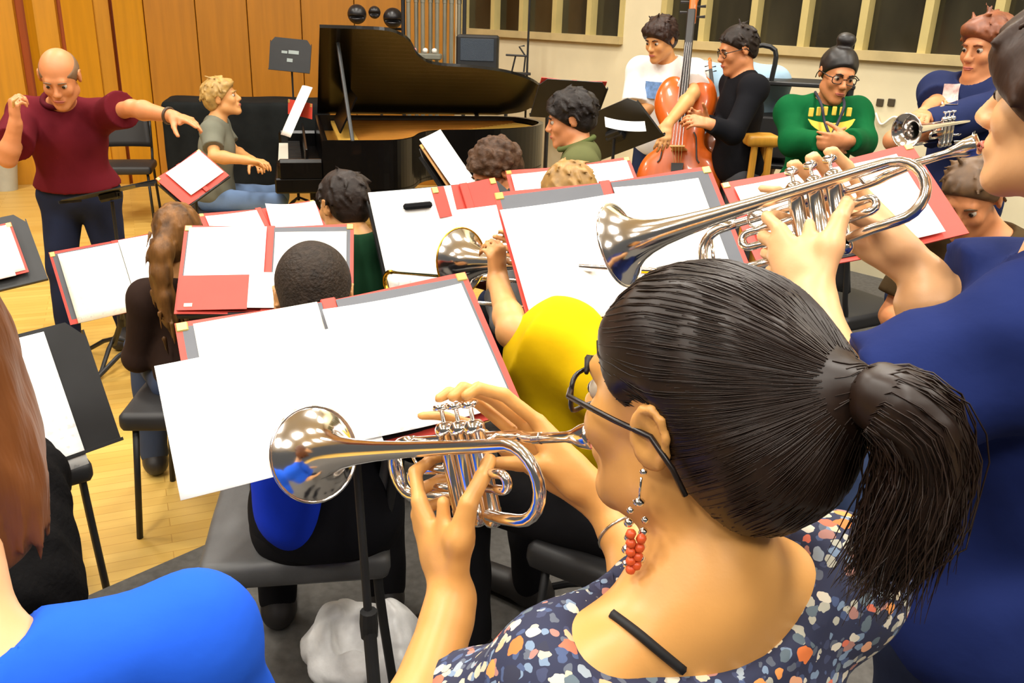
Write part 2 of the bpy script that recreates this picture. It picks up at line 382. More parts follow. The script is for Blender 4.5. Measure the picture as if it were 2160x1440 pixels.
def hair(c, M, s, style, m, par, off, vox=.006, seed=0):
    L = lambda x, y, z: V(c) + M @ (V(x, y, z) * s)
    D = lambda x, y, z: M @ V(x, y, z)
    S = SDF(); rg = np.random.default_rng(seed + int(abs(c[0]) * 1000))
    if style in ('short', 'messy', 'mop', 'curly', 'buzz', 'fringe'):
        t = {'short': .010, 'messy': .016, 'mop': .018, 'curly': .020, 'buzz': .007, 'fringe': .018}[style]
        S.ell(L(0, -.014, .038), V(.074 + t, .095 + t, .082 + t) * s, M, k=.01)
        S.ell(L(0, -.055, -.02), V(.060 + t * .6, .045 + t, .055) * s, M, k=.03)
        nt_ = {'short': 70, 'messy': 110, 'mop': 110, 'curly': 150, 'buzz': 0, 'fringe': 130}[style]
        for _ in range(nt_):        # tufts following the fall of the hair
            d = nrm(rg.normal(size=3) * V(1, 1, .8)); d[2] = abs(d[2]) * 1.1 - .25; d = nrm(d)
            q = V(0, -.014, .038) + d * V(.074 + t, .095 + t, .082 + t) * .97
            if style == 'curly': S.ell(L(*q), (.009 + .008 * rg.random()) * s, k=.006); continue
            fl = V(d[0] * .6 + rg.normal() * .3, (.5 if q[1] > .02 else -.5) + rg.normal() * .3, -.7 + rg.normal() * .2); fl = nrm(fl - d * (fl @ d) + d * .22)
            S.cap(L(*q), L(*(q + fl * (.026 + .02 * rg.random()))), .0085 * s, .003 * s, k=.006)
        if style in ('mop', 'messy', 'fringe'):
            S.ell(L(.02, .062, .075), V(.052, .034, .030) * s, M, k=.02)
            if style == 'fringe': S.ell(L(0, .070, .045), V(.070, .036, .042) * s, M, k=.015); S.ell(L(-.055, .03, .01), V(.034, .05, .05) * s, M, k=.02)
            if style == 'mop': S.ell(L(0, .078, .045), V(.060, .022, .028) * s, M, k=.015)
        amp = {'short': .0022, 'messy': .005, 'mop': .005, 'curly': .004, 'buzz': .0012, 'fringe': .004}[style]
        S.noise(amp, 70 if style != 'curly' else 110)
        hl = {'short': .004, 'messy': -.004, 'mop': -.018, 'curly': -.01, 'buzz': 0, 'fringe': -.04}[style]
        S.plane(L(0, .088, .060 + hl), D(0, .64, -.77), k=.012)
        S.ell(L(0, .13, -.045 if style != 'fringe' else -.085), V(.09, .085, .085) * s, M, k=.02, op='s')
        for g in (-1, 1): S.ell(L(g * .085, -.008, -.01), V(.02, .018, .03) * s, M, k=.01, op='s')
    elif style == 'bald':
        S.ell(L(0, -.016, .030), V(.080, .1, .082) * s, M, k=.01)
        S.noise(.002, 80)
        S.plane(L(0, .05, .02), D(0, .64, -.77), k=.01)
        S.plane(L(0, 0, .062), D(0, .30, .95), k=.012)
        for g in (-1, 1): S.ell(L(g * .088, -.006, -.012), V(.02, .02, .034) * s, M, k=.01, op='s')
    elif style == 'bun':
        S.ell(L(0, -.014, .038), V(.083, .105, .092) * s, M, k=.01)
        S.ell(L(.0, -.03, .150), V(.045, .042, .036) * s, M, k=.02)
        S.noise(.003, 90)
        S.plane(L(0, .088, .062), D(0, .64, -.77), k=.012)
        S.ell(L(0, .13, -.045), V(.09, .085, .085) * s, M, k=.02, op='s')
    elif style == 'tail':       # long hair gathered at the back, falling down between the shoulders
        S.ell(L(0, -.014, .038), V(.083, .105, .092) * s, M, k=.01)
        S.ell(L(0, -.06, -.03), V(.055, .05, .06) * s, M, k=.04)
        b = L(0, -.112, .01)
        w_ = [b, b + D(0, -.03, -.05), b + D(0, -.035, -.12), b + D(.012, -.03, -.20), b + D(.02, -.02, -.28), b + D(.026, 0, -.35)]
        for j, (p, q) in enumerate(zip(w_[:-1], w_[1:])): S.cap(p, q, (.030, .040, .036, .030, .022)[j] * s, (.040, .036, .030, .022, .008)[j] * s, k=.02)
        for _ in range(60):
            d = nrm(rg.normal(size=3)); q = V(0, -.014, .038) + d * V(.083, .105, .092) * .985; fl = nrm(V(0, -.112, .01) - q); S.cap(L(*q), L(*(q + fl * .05)), .006 * s, .003 * s, k=.005)
        for _ in range(40):
            j = rg.integers(0, 5); p = w_[j] + (w_[j + 1] - w_[j]) * rg.random() + V(*(rg.normal(size=3) * .024)); S.cap(p, p + (w_[j + 1] - w_[j]) * .9, .008 * s, .003 * s, k=.006)
        S.noise(.002, 120, dirs=[(1, .8, .12), (-.8, 1, .1), (.5, -.9, .15)])
        S.ell(L(0, .13, -.045), V(.085, .085, .10) * s, M, k=.02, op='s')
        S.plane(L(0, .088, .060), D(0, .64, -.77), k=.012) if False else None
    elif style == 'bob':        # shoulder length, hanging straight on both sides
        S.ell(L(0, -.014, .038), V(.088, .108, .094) * s, M, k=.01)
        S.ell(L(0, -.045, -.06), V(.094, .078, .125) * s, M, k=.05)
        S.ell(L(0, -.052, -.12), V(.088, .066, .085) * s, M, k=.04); S.ell(L(0, -.070, -.16), V(.070, .045, .09) * s, M, k=.03)
        S.noise(.003, 110, dirs=[(1, .8, .1), (-.8, 1, .08), (.5, -.9, .12)])
        S.ell(L(0, .13, -.05), V(.075, .1, .16) * s, M, k=.02, op='s')
        S.plane(L(0, 0, -.20), D(0, .25, -1), k=.01)
        for _ in range(90):
            a = rg.random() * 2 * PI; q = V(.088 * math.cos(a), -.045 + .075 * math.sin(a), -.10 - .06 * rg.random())
            if q[1] < .02: S.cap(L(*q), L(q[0] * .95, q[1] * .95, q[2] - .05 - .03 * rg.random()), .007 * s, .002 * s, k=.005)
    return S.build('hair', m, par, vox, off)

FING = [(.030, .016, .0115), (.0, 0, 0)]
def hand(S, W, fw, pn, side, s=1., curls=None, spread=.14, thumb=None, kf=.004, fingers=None, fr=1.):
    """palm plus four fingers of unequal length and a thumb leaving the side of the palm"""
    fw = nrm(fw); pn = nrm(V(pn) - fw * (V(pn) @ fw)); t = np.cross(fw, pn) * (1 if side == 'R' else -1)
    W = V(W); rr = s * fr
    offs = [.029, .010, -.009, -.027]; lens = [.093, .096, .090, .081]; fl = [.072, .080, .074, .058]; rd = [.0088, .0090, .0084, .0074]
    curls = curls or [(.45, .55, .35)] * 4
    mcp = []
    for i in range(4):
        k = fingers[i + 1][0] if fingers else W + (fw * lens[i] + t * offs[i] - pn * .003) * s
        mcp.append(V(k))
    for i in range(4):
        S.cap(W + t * offs[i] * .45 * s + fw * .004 * s, mcp[i], .0155 * rr, .0110 * rr, k=.012 * s)
        if i < 3: S.cap((W * .45 + mcp[i] * .55), (W * .45 + mcp[i + 1] * .55), .0125 * rr, k=.012 * s)
    if fingers: th = [V(q) for q in fingers[0]]
    else:
        tb = W + (fw * .022 + t * .024 + pn * .010) * s
        td = thumb or (.62, .62, .45)
        d1 = nrm(fw * td[0] + t * td[1] + pn * td[2]); d2 = nrm(d1 + fw * .35 + pn * .12); d3 = nrm(d2 + fw * .3 + pn * .15)
        th = [tb, tb + d1 * .044 * s, tb + d1 * .044 * s + d2 * .034 * s, tb + d1 * .044 * s + d2 * .034 * s + d3 * .026 * s]
    S.cap(W + fw * .012 * s + t * .008 * s, th[0], .016 * rr, .016 * rr, k=.012 * s)
    S.cap(th[0], th[1], .0160 * rr, .0120 * rr, k=.014 * s)
    for a, b, r0, r1 in zip(th[1:-1], th[2:], (.0112, .0100), (.0100, .0082)): S.cap(a, b, r0 * rr, r1 * rr, k=kf * s)
    S.cap(W + fw * .05 * s, (th[1] + mcp[0]) / 2, .012 * rr, .008 * rr, k=.016 * s)
    for i in range(4):
        if fingers: pts = [V(q) for q in fingers[i + 1]]
        else:
            d = nrm(fw + t * spread * (1.5 - i) * .67); pts = [mcp[i]]; a = 0
            for L, c in zip((.46, .30, .24), curls[i]):
                a += c; pts.append(pts[-1] + (d * math.cos(a) + pn * math.sin(a)) * fl[i] * L * s)
        r = [rd[i] * 1.08, rd[i] * .98, rd[i] * .90, rd[i] * .78]
        for j, (a_, b_) in enumerate(zip(pts[:-1], pts[1:])):
            S.cap(a_, b_, r[j] * rr, r[min(j + 1, 3)] * rr, k=(.010 if j == 0 else kf) * s if False else kf * s)
    return th, mcp

def ik(a, c, l1, l2, pole):
    """elbow position between a and c"""
    a, c = V(a), V(c); d = c - a; L = np.linalg.norm(d); u = d / L; Lc = min(L, (l1 + l2) * .999)
    x = (l1 * l1 - l2 * l2 + Lc * Lc) / (2 * Lc); h = math.sqrt(max(l1 * l1 - x * x, 0)); p = V(pole) - u * (V(pole) @ u)
    return a + u * x * (L / Lc) + nrm(p) * h

def person(label, N, az, floor=0., s=1., sex='m', lean=0., tilt=0., head=None, arms=None, legs='stand', feet_az=None, shirt=None, pants=None, shoe=None, skin=None, hair_=None,
           glasses=None, vox=.007, fine=None, torso=.50, name='person', group=None, face=True, shw=None, bulk=1., seat_z=.47, loc=None, knees=None, extra_skin=None, shz=.055, extra_shirt=None, neck_hole=True, neck_fw=0., collar=None):
    """N = base of the neck; az = compass direction the chest faces (0 away from the lens, 90 right)"""
    N = V(N); f0 = azf(az); r = V(math.cos(rad(az)), -math.sin(rad(az)), 0); z = V(0, 0, 1)
    a = rad(lean); f = f0 * math.cos(a) - z * math.sin(a); u = z * math.cos(a) + f0 * math.sin(a)
    b = rad(tilt); u, r = u * math.cos(b) + r * math.sin(b), r * math.cos(b) - u * math.sin(b)
    B = np.stack([r, f, u], 1)
    if legs == 'sit':
        pz = floor + seat_z + .09 * s
        torso = min(max((N[2] - pz) / max(u[2], .3), .36), .62)
    else: torso = torso * s
    Pp = N - u * torso
    loc = V(Pp[0], Pp[1], floor) if loc is None else V(loc)
    T = thing(name, label, 'person', loc, group=group)
    hd = dict(az=az, pitch=0, roll=0); hd.update(head or {})
    M = head_frame(hd['az'], hd['pitch'], hd['roll'])
    hs = hd.get('s', s)
    HC = V(hd['c']) if 'c' in hd else N + u * .085 * s + f * (.035 + neck_fw) * s + M @ V(0, .015, .10) * hs
    shw = (.178 if sex == 'm' else .158) * s if shw is None else shw
    sf = 1. if sex == 'm' else .82
    bw = bulk * (1. if sex == 'm' else .88) * s
    SJ = {'L': N - u * shz * s - r * shw, 'R': N - u * shz * s + r * shw}
    S = SDF()
    k = torso / .50
    def trunk(D, e, kk=.05):
        D.ell(N - u * .19 * k + f * .012, V(.150 * bw + e, .105 * bw + e, .17 * k + e), B, k=kk)
        D.ell(N - u * .36 * k + f * .015, V(.132 * bw + e, .098 * bw + e, .15 * k + e), B, k=kk)
        D.ell(Pp + u * .02, V(.158 * bw + e, .112 * bw + e, .12 + e), B, k=kk)
        for g in 'LR':
            D.cap(N - u * .035 * s, SJ[g] + u * .004, .052 * s * sf + e, .050 * s * sf + e, k=kk)
            D.ell(SJ[g] - u * .012 * s, V(.056 * s * sf + e, .058 * s * sf + e, .062 * s * sf + e), B, k=.04)
    trunk(S, -.004)
    S.cap(N - u * .03 * s + f * .005, HC + M @ V(0, -.022, -.05) * hs, .058 * s * (1 if sex == 'm' else .86), .053 * s * (1 if sex == 'm' else .86), k=.04)
    arms = arms or {}
    J = {}
    for g, sg in (('L', -1), ('R', 1)):
        q = dict(arms.get(g, {})); l1, l2 = .285 * s, .255 * s
        if 'W' in q:
            W = V(q['W']); E = V(q['E']) if 'E' in q else ik(SJ[g], W, l1, l2, q.get('pole', -z + r * sg * .5 - f0 * .2))
        elif legs == 'sit':
            E = SJ[g] - z * .26 * s + f0 * .06 * s + r * sg * .05; W = E + f0 * .20 * s - r * sg * .10 + z * .03
        else:
            E = SJ[g] - z * .28 * s - f0 * .02 + r * sg * .05; W = E - z * .22 * s + f0 * .12 * s
        J[g] = (SJ[g], E, W, q)
        S.cap(SJ[g] - u * .01, E, .047 * s * sf * q.get('thick', 1), .036 * s, k=.035)
        em = E + (W - E) * .28
        S.cap(E, em, .037 * s, .041 * s * q.get('fore', 1), k=.02); S.cap(em, W, .0405 * s * q.get('fore', 1), .026 * s, k=.02, squash=None)
        fw = q.get('fw', W - E); pn = q.get('pn', -r * sg - f0 * .2)
        S.cap(W - nrm(W - E) * .02, V(W) + nrm(V(fw)) * .012, .026 * s, .024 * s, k=.015)
        hand(S, W, fw, pn, g, s * q.get('hs', 1), q.get('curls'), q.get('spread', .12), q.get('thumb'), fingers=q.get('fingers'), kf=q.get('kf', .004))
    if extra_skin: extra_skin(S, dict(N=N, B=B, HC=HC, M=M, SJ=SJ, r=r, f=f, u=u, Pp=Pp))
    skull(S, HC, M, hs, sex)
    G = SDF() if pants else None
    legsJ = {}
    for i, (g, sg) in enumerate((('L', -1), ('R', 1))):
        hip = Pp + r * sg * .09 * s - z * .02
        if legs == 'sit':
            fz = f0 if feet_az is None else azf(feet_az)
            K = V(hip[0], hip[1], floor + seat_z + .06) + fz * .42 * s + r * sg * .06
            A = V(K[0], K[1], floor + .09) - fz * .04 + r * sg * .01
            if knees and g in knees: K, A = V(knees[g][0]), V(knees[g][1])
        else:
            fz = f0 if feet_az is None else azf(feet_az)
            A = V(hip[0], hip[1], floor + .09) + r * sg * .035 - fz * .02 + (fz * .10 if i else -fz * .06)
            K = (hip + A) / 2 + fz * .03 + z * .02
            if knees and g in knees: K, A = V(knees[g][0]), V(knees[g][1])
        legsJ[g] = (hip, K, A, fz)
        S.cap(hip, K, .076 * bw, .052 * s, k=.05); S.cap(K, A, .052 * s, .036 * s, k=.03)
        S.cap(A - z * .045, A - z * .05 + fz * .14 * s, .034 * s, .028 * s, k=.03)
        if G: G.cap(hip, K, .090 * bw, .070 * s, k=.05); G.cap(K, A + z * .0, .068 * s, .058 * s, k=.04)
    SK = skin or mat('skin', (236, 186, 138), .5, var=.06, nscale=18, bump=.02, bscale=220)
    S.build('body', SK, T, vox, loc, fine)
    if G:
        G.ell(Pp + u * .02, V(.170 * bw, .124 * bw, .13), B, k=.05)
        G.noise(.004, 38)
        G.plane(Pp + u * .10, u)
        G.build('trousers', pants, T, max(vox, .008), loc)
        for g in 'LR':
            hip, K, A, fz = legsJ[g]; Q = SDF(); b0 = V(A[0], A[1], floor)
            Q.cap(b0 + z * .05 - fz * .03, b0 + z * .045 + fz * .17 * s, .048 * s, .042 * s, k=.02); Q.cap(b0 + z * .05, A + z * .02, .046 * s, .050 * s, k=.03)
            Q.plane(b0 + z * .002, -z); Q.plane(A + z * .03, z)
            Q.build('shoe', shoe or mat('dark shoe', (40, 36, 34), .5), T, .008, loc)
    if shirt:
        C = SDF(); e = shirt.get('e', .012); trunk(C, e, .05)
        ln = shirt.get('sleeve', .62)
        for g in 'LR':
            sj, E, W, q = J[g]
            if ln == 'long':
                C.cap(sj - u * .01, E, .050 * s + e, .042 * s + e, k=.03); C.cap(E, E + (W - E) * .94, .043 * s + e, .030 * s + e, k=.02, flat=True)
            elif ln > 0:
                C.cap(sj - u * .01, sj + (E - sj) * ln, .052 * s * sf + e, (.052 * sf + shirt.get('flare', .004)) * s + e, k=.03, flat=True)
        if shirt.get('hem', True): C.ell(Pp + u * .03, V(.172 * bw + e * .5, .126 * bw + e * .5, .14), B, k=.05)
        C.noise(shirt.get('fold', .004), shirt.get('ff', 32), dirs=[(1, .2, .5), (-.3, 1, .6), (.5, -.5, 1)])
        C.plane(Pp - u * shirt.get('drop', .06), -u)
        if extra_shirt: extra_shirt(C, dict(N=N, B=B, HC=HC, M=M, SJ=SJ, r=r, f=f, u=u, Pp=Pp, J=J))
        if neck_hole: C.ell(N + u * .045 * s + f * .035 * s, V(.072, .085, .075) * s, B @ np.array(Matrix.Rotation(rad(18), 3, 'X')), k=.008, op='s')
        so = C.build(shirt.get('name', 'shirt'), shirt['mat'], T, max(vox, shirt.get('vox', .008)), loc, shirt.get('fine'))
        if collar:
            b = MB(); cc = N + u * .022 * s + f * .018 * s
            ring = [cc + (r * math.cos(t) * .068 + f * math.sin(t) * .078 - u * (.022 * math.sin(t) ) ) * s for t in np.linspace(0, 2 * PI, 28, endpoint=False)]
            b.tube(ring, .0125 * s, 8, closed=True); b.build('collar', collar, so, True, off=loc)
    HM = (hair_ or {}).get('mat') or mat('hair dark brown', (34, 23, 17), .55, var=.35, nscale=30, bump=.25, bscale=60, spec=.3)
    if hair_: hair(HC, M, hs, hair_['style'], HM, T, loc, hair_.get('vox', min(vox, .006)))
    if face: face_parts(T, loc, HC, M, hs, None, (hair_ or {}).get('brow') or HM, mat('lips', (190, 105, 88), .45, var=.05), glasses)
    return T, dict(N=N, B=B, HC=HC, M=M, SJ=SJ, J=J, loc=loc, r=r, f=f, u=u, Pp=Pp, hs=hs, f0=f0)
# ------------------------------------------------------------------ light
def light(name, kind, loc, energy, color=(1, .93, .82), size=(1, 1), rot=(0, 0, 0)):
    d = bpy.data.lights.new(name, kind); d.energy = energy; d.color = color
    if kind == 'AREA': d.shape = 'RECTANGLE'; d.size, d.size_y = size
    o = bpy.data.objects.new(name, d); COL.objects.link(o); o.location = loc; o.rotation_euler = rot; return o
w = bpy.data.worlds.new('room light'); SC.world = w; w.use_nodes = True
w.node_tree.nodes['Background'].inputs[0].default_value = (1, .96, .90, 1); w.node_tree.nodes['Background'].inputs[1].default_value = .07
SC.view_settings.view_transform = 'Standard'; SC.view_settings.look = 'None'; SC.view_settings.gamma = 1; SC.view_settings.exposure = .62; SC.view_settings.use_curve_mapping = False

# ------------------------------------------------------------------ setting
RZ = .12                               # height of the grey riser above the maple floor
def structure(o): o['kind'] = 'structure'; return o
def wood_floor():
    m = bpy.data.materials.new('maple planks'); m.use_nodes = True; nt = m.node_tree; b = nt.nodes['Principled BSDF']
    tc = nt.nodes.new('ShaderNodeTexCoord'); mp = nt.nodes.new('ShaderNodeMapping'); mp.inputs['Rotation'].default_value = (0, 0, rad(-24))
    nt.links.new(tc.outputs['Object'], mp.inputs[0])
    br = nt.nodes.new('ShaderNodeTexBrick'); br.inputs['Scale'].default_value = 1.; br.inputs['Brick Width'].default_value = 1.1; br.inputs['Row Height'].default_value = .057
    br.inputs['Mortar Size'].default_value = .0016; br.inputs['Mortar'].default_value = (*lin((190, 145, 62)), 1)
    br.inputs['Color1'].default_value = (*lin((222, 184, 98)), 1); br.inputs['Color2'].default_value = (*lin((208, 166, 80)), 1)
    nt.links.new(mp.outputs[0], br.inputs[0])
    n = nt.nodes.new('ShaderNodeTexNoise'); n.inputs['Scale'].default_value = 3; mp2 = nt.nodes.new('ShaderNodeMapping'); mp2.inputs['Scale'].default_value = (1, 14, 1)
    nt.links.new(mp.outputs[0], mp2.inputs[0]); nt.links.new(mp2.outputs[0], n.inputs['Vector'])
    mx = nt.nodes.new('ShaderNodeMixRGB'); mx.blend_type = 'MULTIPLY'; mx.inputs[0].default_value = .35; nt.links.new(br.outputs[0], mx.inputs[1])
    r = nt.nodes.new('ShaderNodeValToRGB'); r.color_ramp.elements[0].color = (.62, .52, .38, 1); r.color_ramp.elements[1].color = (1, 1, 1, 1)
    nt.links.new(n.outputs['Fac'], r.inputs[0]); nt.links.new(r.outputs[0], mx.inputs[2]); nt.links.new(mx.outputs[0], b.inputs['Base Color'])
    b.inputs['Roughness'].default_value = .38
    return m
MB().box((0, 4.2, -.06), (18, 15, .12)).build('floor', wood_floor()); structure(bpy.data.objects['floor'])
# grey carpeted riser: its edge runs from lower left to upper right behind the chairs
e0, e1 = PZ(180, 1258, RZ), PZ(475, 1130, RZ); ed = nrm(e1 - e0); ed[2] = 0; en = V(ed[1], -ed[0], 0)
A = e0 - ed * 3.4; Bq = e0 + ed * 7.2
b = MB(); b.prism([(A[0], A[1]), (A[0] + en[0] * 6, A[1] + en[1] * 6), (Bq[0] + en[0] * 6, Bq[1] + en[1] * 6), (Bq[0], Bq[1])], RZ)
structure(b.build('trim_riser', mat('grey carpet', (92, 89, 85), .95, var=.16, nscale=40, bump=.3, bscale=500)))

# window wall on the right, wood wall on the left; they meet behind the chimes
WA, WB = V(*PZ(1060, 58, 1.72)[:2], 0), V(*PZ(2033, 118, 1.68)[:2], 0)
WA = P(1060, 55, 8.6) * V(1, 1, 0); WB = P(2033, 116, 5.53) * V(1, 1, 0)
wd = nrm(WB - WA); wn = V(wd[1], -wd[0], 0); wn = wn if wn @ (-WA) > 0 else -wn          # wn points into the room
SILL = 1.63
CORNER = WA - wd * .78
WM = np.stack([wd, -wn, V(0, 0, 1)], 1)
cream = mat('cream painted block', (218, 206, 172), .8, var=.05, nscale=3, bump=.05, bscale=25)
L_ = 8.5
b = MB(); c0 = CORNER
def wallbox(bm, x0, x1, z0, z1, y0=0., y1=.22): bm.box(c0 + WM @ V((x0 + x1) / 2, (y0 + y1) / 2, (z0 + z1) / 2), (x1 - x0, y1 - y0, z1 - z0), WM)
def wx(px, y=40, d0=6.):
    """distance along the window wall of the pixel column px"""
    r = CF + CR * (px - 1080) / FPX + CU * (720 - y) / FPX
    t = ((c0 - CC) @ wn) / (r @ wn); return (CC + r * t - c0) @ wd
mull = [1040, 1100, 1170, 1243]; mull2 = [1483, 1590, 1697, 1822, 1957, 2105]
x_l0, x_l1 = wx(975), wx(1312); x_r0, x_r1 = wx(1400), wx(2420)
WTOP = 3.3
wallbox(b, -.3, L_, 0, SILL); wallbox(b, -.3, L_, WTOP, 5.2); wallbox(b, -.3, x_l0, SILL, WTOP); wallbox(b, x_l1, x_r0, SILL, WTOP); wallbox(b, x_r1, L_, SILL, WTOP)
structure(b.build('wall_right', cream))
fr_m = mat('tan window frame', (190, 172, 112), .5, var=.06); glass_m = mat('dark night glass', (46, 42, 30), .12, var=.75, nscale=1.6, spec=.6, stretch=(1, 1, .5))
def window(name, x0, x1, ms):
    T = bpy.data.objects.new(name, None); COL.objects.link(T); structure(T)
    bm = MB()
    for x in ms: wallbox(bm, x - .028, x + .028, SILL, WTOP, -.01, .12)
    wallbox(bm, x0 - .02, x1 + .02, WTOP - .05, WTOP, .0, .12)
    bm.build('window_frame', fr_m, T)
    bm = MB(); wallbox(bm, x0 - .03, x1 + .03, SILL - .05, SILL + .012, -.05, .12); bm.build('window_sill', mat('pale stone sill', (186, 166, 118), .6), T)
    xs = [x0] + list(ms) + [x1]
    for a, c in zip(xs[:-1], xs[1:]):
        if c - a > .08: bm = MB(); wallbox(bm, a + .015, c - .015, SILL + .005, WTOP, .07, .085); bm.build('window_pane', glass_m, T)
    return T
window('window_1', x_l0, x_l1, [x_l0 + .0] + [wx(p) for p in mull[0:]] + [x_l1])
window('window_2', x_r0, x_r1, [x_r0] + [wx(p) for p in mull2] + [wx(2105) + (wx(2105) - wx(1957)) * k for k in (1,)])

def grain(name, c1, c2, rot=0):
    m = mat(name, c1, .42, var=.10, nscale=2.2, stretch=(9, 9, .55), coat=.15); return m
w_back = grain('honey veneer', (166, 108, 18), None); w_pan = grain('golden slat wood', (192, 132, 16), None); w_dk = mat('red brown groove', (140, 62, 8), .5, var=.2, nscale=3, stretch=(8, 8, .4))
# back wood wall from the corner to the left
B0 = CORNER + V(.05, .0, 0); B1 = P(10, 396, 9.0) * V(1, 1, 0)
bd = nrm(B1 - B0); bn = V(-bd[1], bd[0], 0); bn = bn if bn @ (-B0) > 0 else -bn
BM_ = np.stack([bd, -bn, V(0, 0, 1)], 1)
def bx_(px, y=60):
    r = CF + CR * (px - 1080) / FPX + CU * (720 - y) / FPX
    t = ((B0 - CC) @ bn) / (r @ bn); return (CC + r * t - B0) @ bd
b = MB(); b.box(B0 + BM_ @ V(4, .11, 2.6), (8.6, .16, 5.2), BM_); structure(b.build('wall_left', w_dk))
seams = [960, 862, 748, 637, 524, 416, 308]
for i, (s0, s1) in enumerate(zip(seams[:-1], seams[1:])):
    x0, x1 = bx_(s0), bx_(s1); b = MB(); b.box(B0 + BM_ @ V((x0 + x1) / 2, .0, 2.6), (abs(x1 - x0) - .008, .06, 5.2), BM_, .004)
    o = b.build('trim_%d' % (i + 1), w_back); structure(o)
# slanting acoustic fins left of the flat panels
fins = [(306, 254, .0, -.20), (236, 205, -.02, -.03), (205, 134, -.06, .02), (124, 84, -.02, -.10), (84, 58, -.10, .0), (36, -40, -.02, -.12), (-40, -120, -.1, 0), (-130, -220, -.02, -.1)]
for i, (s0, s1, y0, y1) in enumerate(fins):
    x0, x1 = bx_(s0), bx_(s1); b = MB()
    b.prism([(x0, y0 - .01), (x1, y1 - .01), (x1, .05), (x0, .05)] if x1 < x0 else [(x1, y1 - .01), (x0, y0 - .01), (x0, .05), (x1, .05)], 5.2, B0, BM_)
    o = b.build('trim_%d' % (i + 20), w_pan); structure(o)
# ceiling with recessed light panels
b = MB(); b.box((0, 3.5, 5.25), (18, 17, .1)); structure(b.build('ceiling', mat('white ceiling tile', (235, 230, 220), .9, var=.03)))
pm = bpy.data.materials.new('lit diffuser'); pm.use_nodes = True
pb = pm.node_tree.nodes['Principled BSDF']; pb.inputs['Emission Color'].default_value = (1, .96, .88, 1); pb.inputs['Emission Strength'].default_value = 4
pn_ = pm.node_tree.nodes.new('ShaderNodeTexNoise'); pm.node_tree.links.new(pn_.outputs['Fac'], pb.inputs['Roughness'])
n = 0
for ix, x in enumerate((-4.6, -1.6, 1.4, 4.4)):
    for iy, y in enumerate((-2.5, .3, 3.1, 5.9)):
        T = thing('ceiling_light', 'rectangular fluorescent ceiling light overhead', 'ceiling light', (x, y, 5.19), group='ceiling lights overhead')
        MB().box((0, 0, 0), (.66, 1.3, .03), None, .008).build('light_frame', mat('white metal', (230, 228, 222), .4), T)
        MB().box((0, 0, -.017), (.58, 1.22, .01)).build('diffuser', pm, T)
        light('lamp', 'AREA', (x, y, 5.15), 62, (1, .965, .89), (.58, 1.22))
# ------------------------------------------------------------------ shared materials
black_m = mat('matt black metal', (26, 26, 27), .5, var=.25, nscale=12)
chrome_m = mat('bright steel', (205, 205, 208), .25, metal=1., var=.05)
red_m = mat('red folder card', (206, 66, 52), .55, var=.06, nscale=9, bump=.02)
inner_m = mat('charcoal pocket card', (96, 98, 104), .7, var=.08)
cream_m = mat('cream paper', (244, 236, 205), .8, var=.02)
brass_m = mat('brass tip', (214, 190, 110), .35, metal=.6)
silver_m = mat('silver plate', (240, 236, 232), .13, metal=1., var=.04, nscale=14)
gold_m = mat('yellow brass', (226, 178, 62), .2, metal=1., var=.06)
def paper_mat(name, spacing=.026, base=(250, 249, 246)):
    """white sheet with faint printed staff lines"""
    m = bpy.data.materials.new(name); m.use_nodes = True; nt = m.node_tree; b = nt.nodes['Principled BSDF']
    tc = nt.nodes.new('ShaderNodeTexCoord'); sp = nt.nodes.new('ShaderNodeSeparateXYZ'); nt.links.new(tc.outputs['Object'], sp.inputs[0])
    def math_(op, a, v=None):
        n = nt.nodes.new('ShaderNodeMath'); n.operation = op
        for i, q in enumerate((a, v)):
            if q is None: continue
            if isinstance(q, (int, float)): n.inputs[i].default_value = q
            else: nt.links.new(q, n.inputs[i])
        return n.outputs[0]
    fr = math_('FRACT', math_('MULTIPLY', sp.outputs[1], 1 / spacing))
    st = math_('LESS_THAN', fr, .42)
    ln = math_('LESS_THAN', math_('FRACT', math_('MULTIPLY', fr, 12.)), .28)
    n = nt.nodes.new('ShaderNodeTexNoise'); n.inputs['Scale'].default_value = 60; n.inputs['Detail'].default_value = 1; nt.links.new(tc.outputs['Object'], n.inputs['Vector'])
    nt_ = math_('GREATER_THAN', n.outputs['Fac'], .60)
    ink = math_('MINIMUM', math_('MULTIPLY', st, math_('MAXIMUM', math_('MULTIPLY', ln, .35), math_('MULTIPLY', nt_, .6))), 1.)
    mx = nt.nodes.new('ShaderNodeMixRGB'); mx.inputs[1].default_value = (*lin(base), 1); mx.inputs[2].default_value = (*lin((205, 205, 206)), 1); nt.links.new(ink, mx.inputs[0])
    nt.links.new(mx.outputs[0], b.inputs['Base Color']); b.inputs['Roughness'].default_value = .85
    return m
page_m = paper_mat('printed music paper'); page2_m = paper_mat('printed music paper cream', .03, (248, 243, 226))

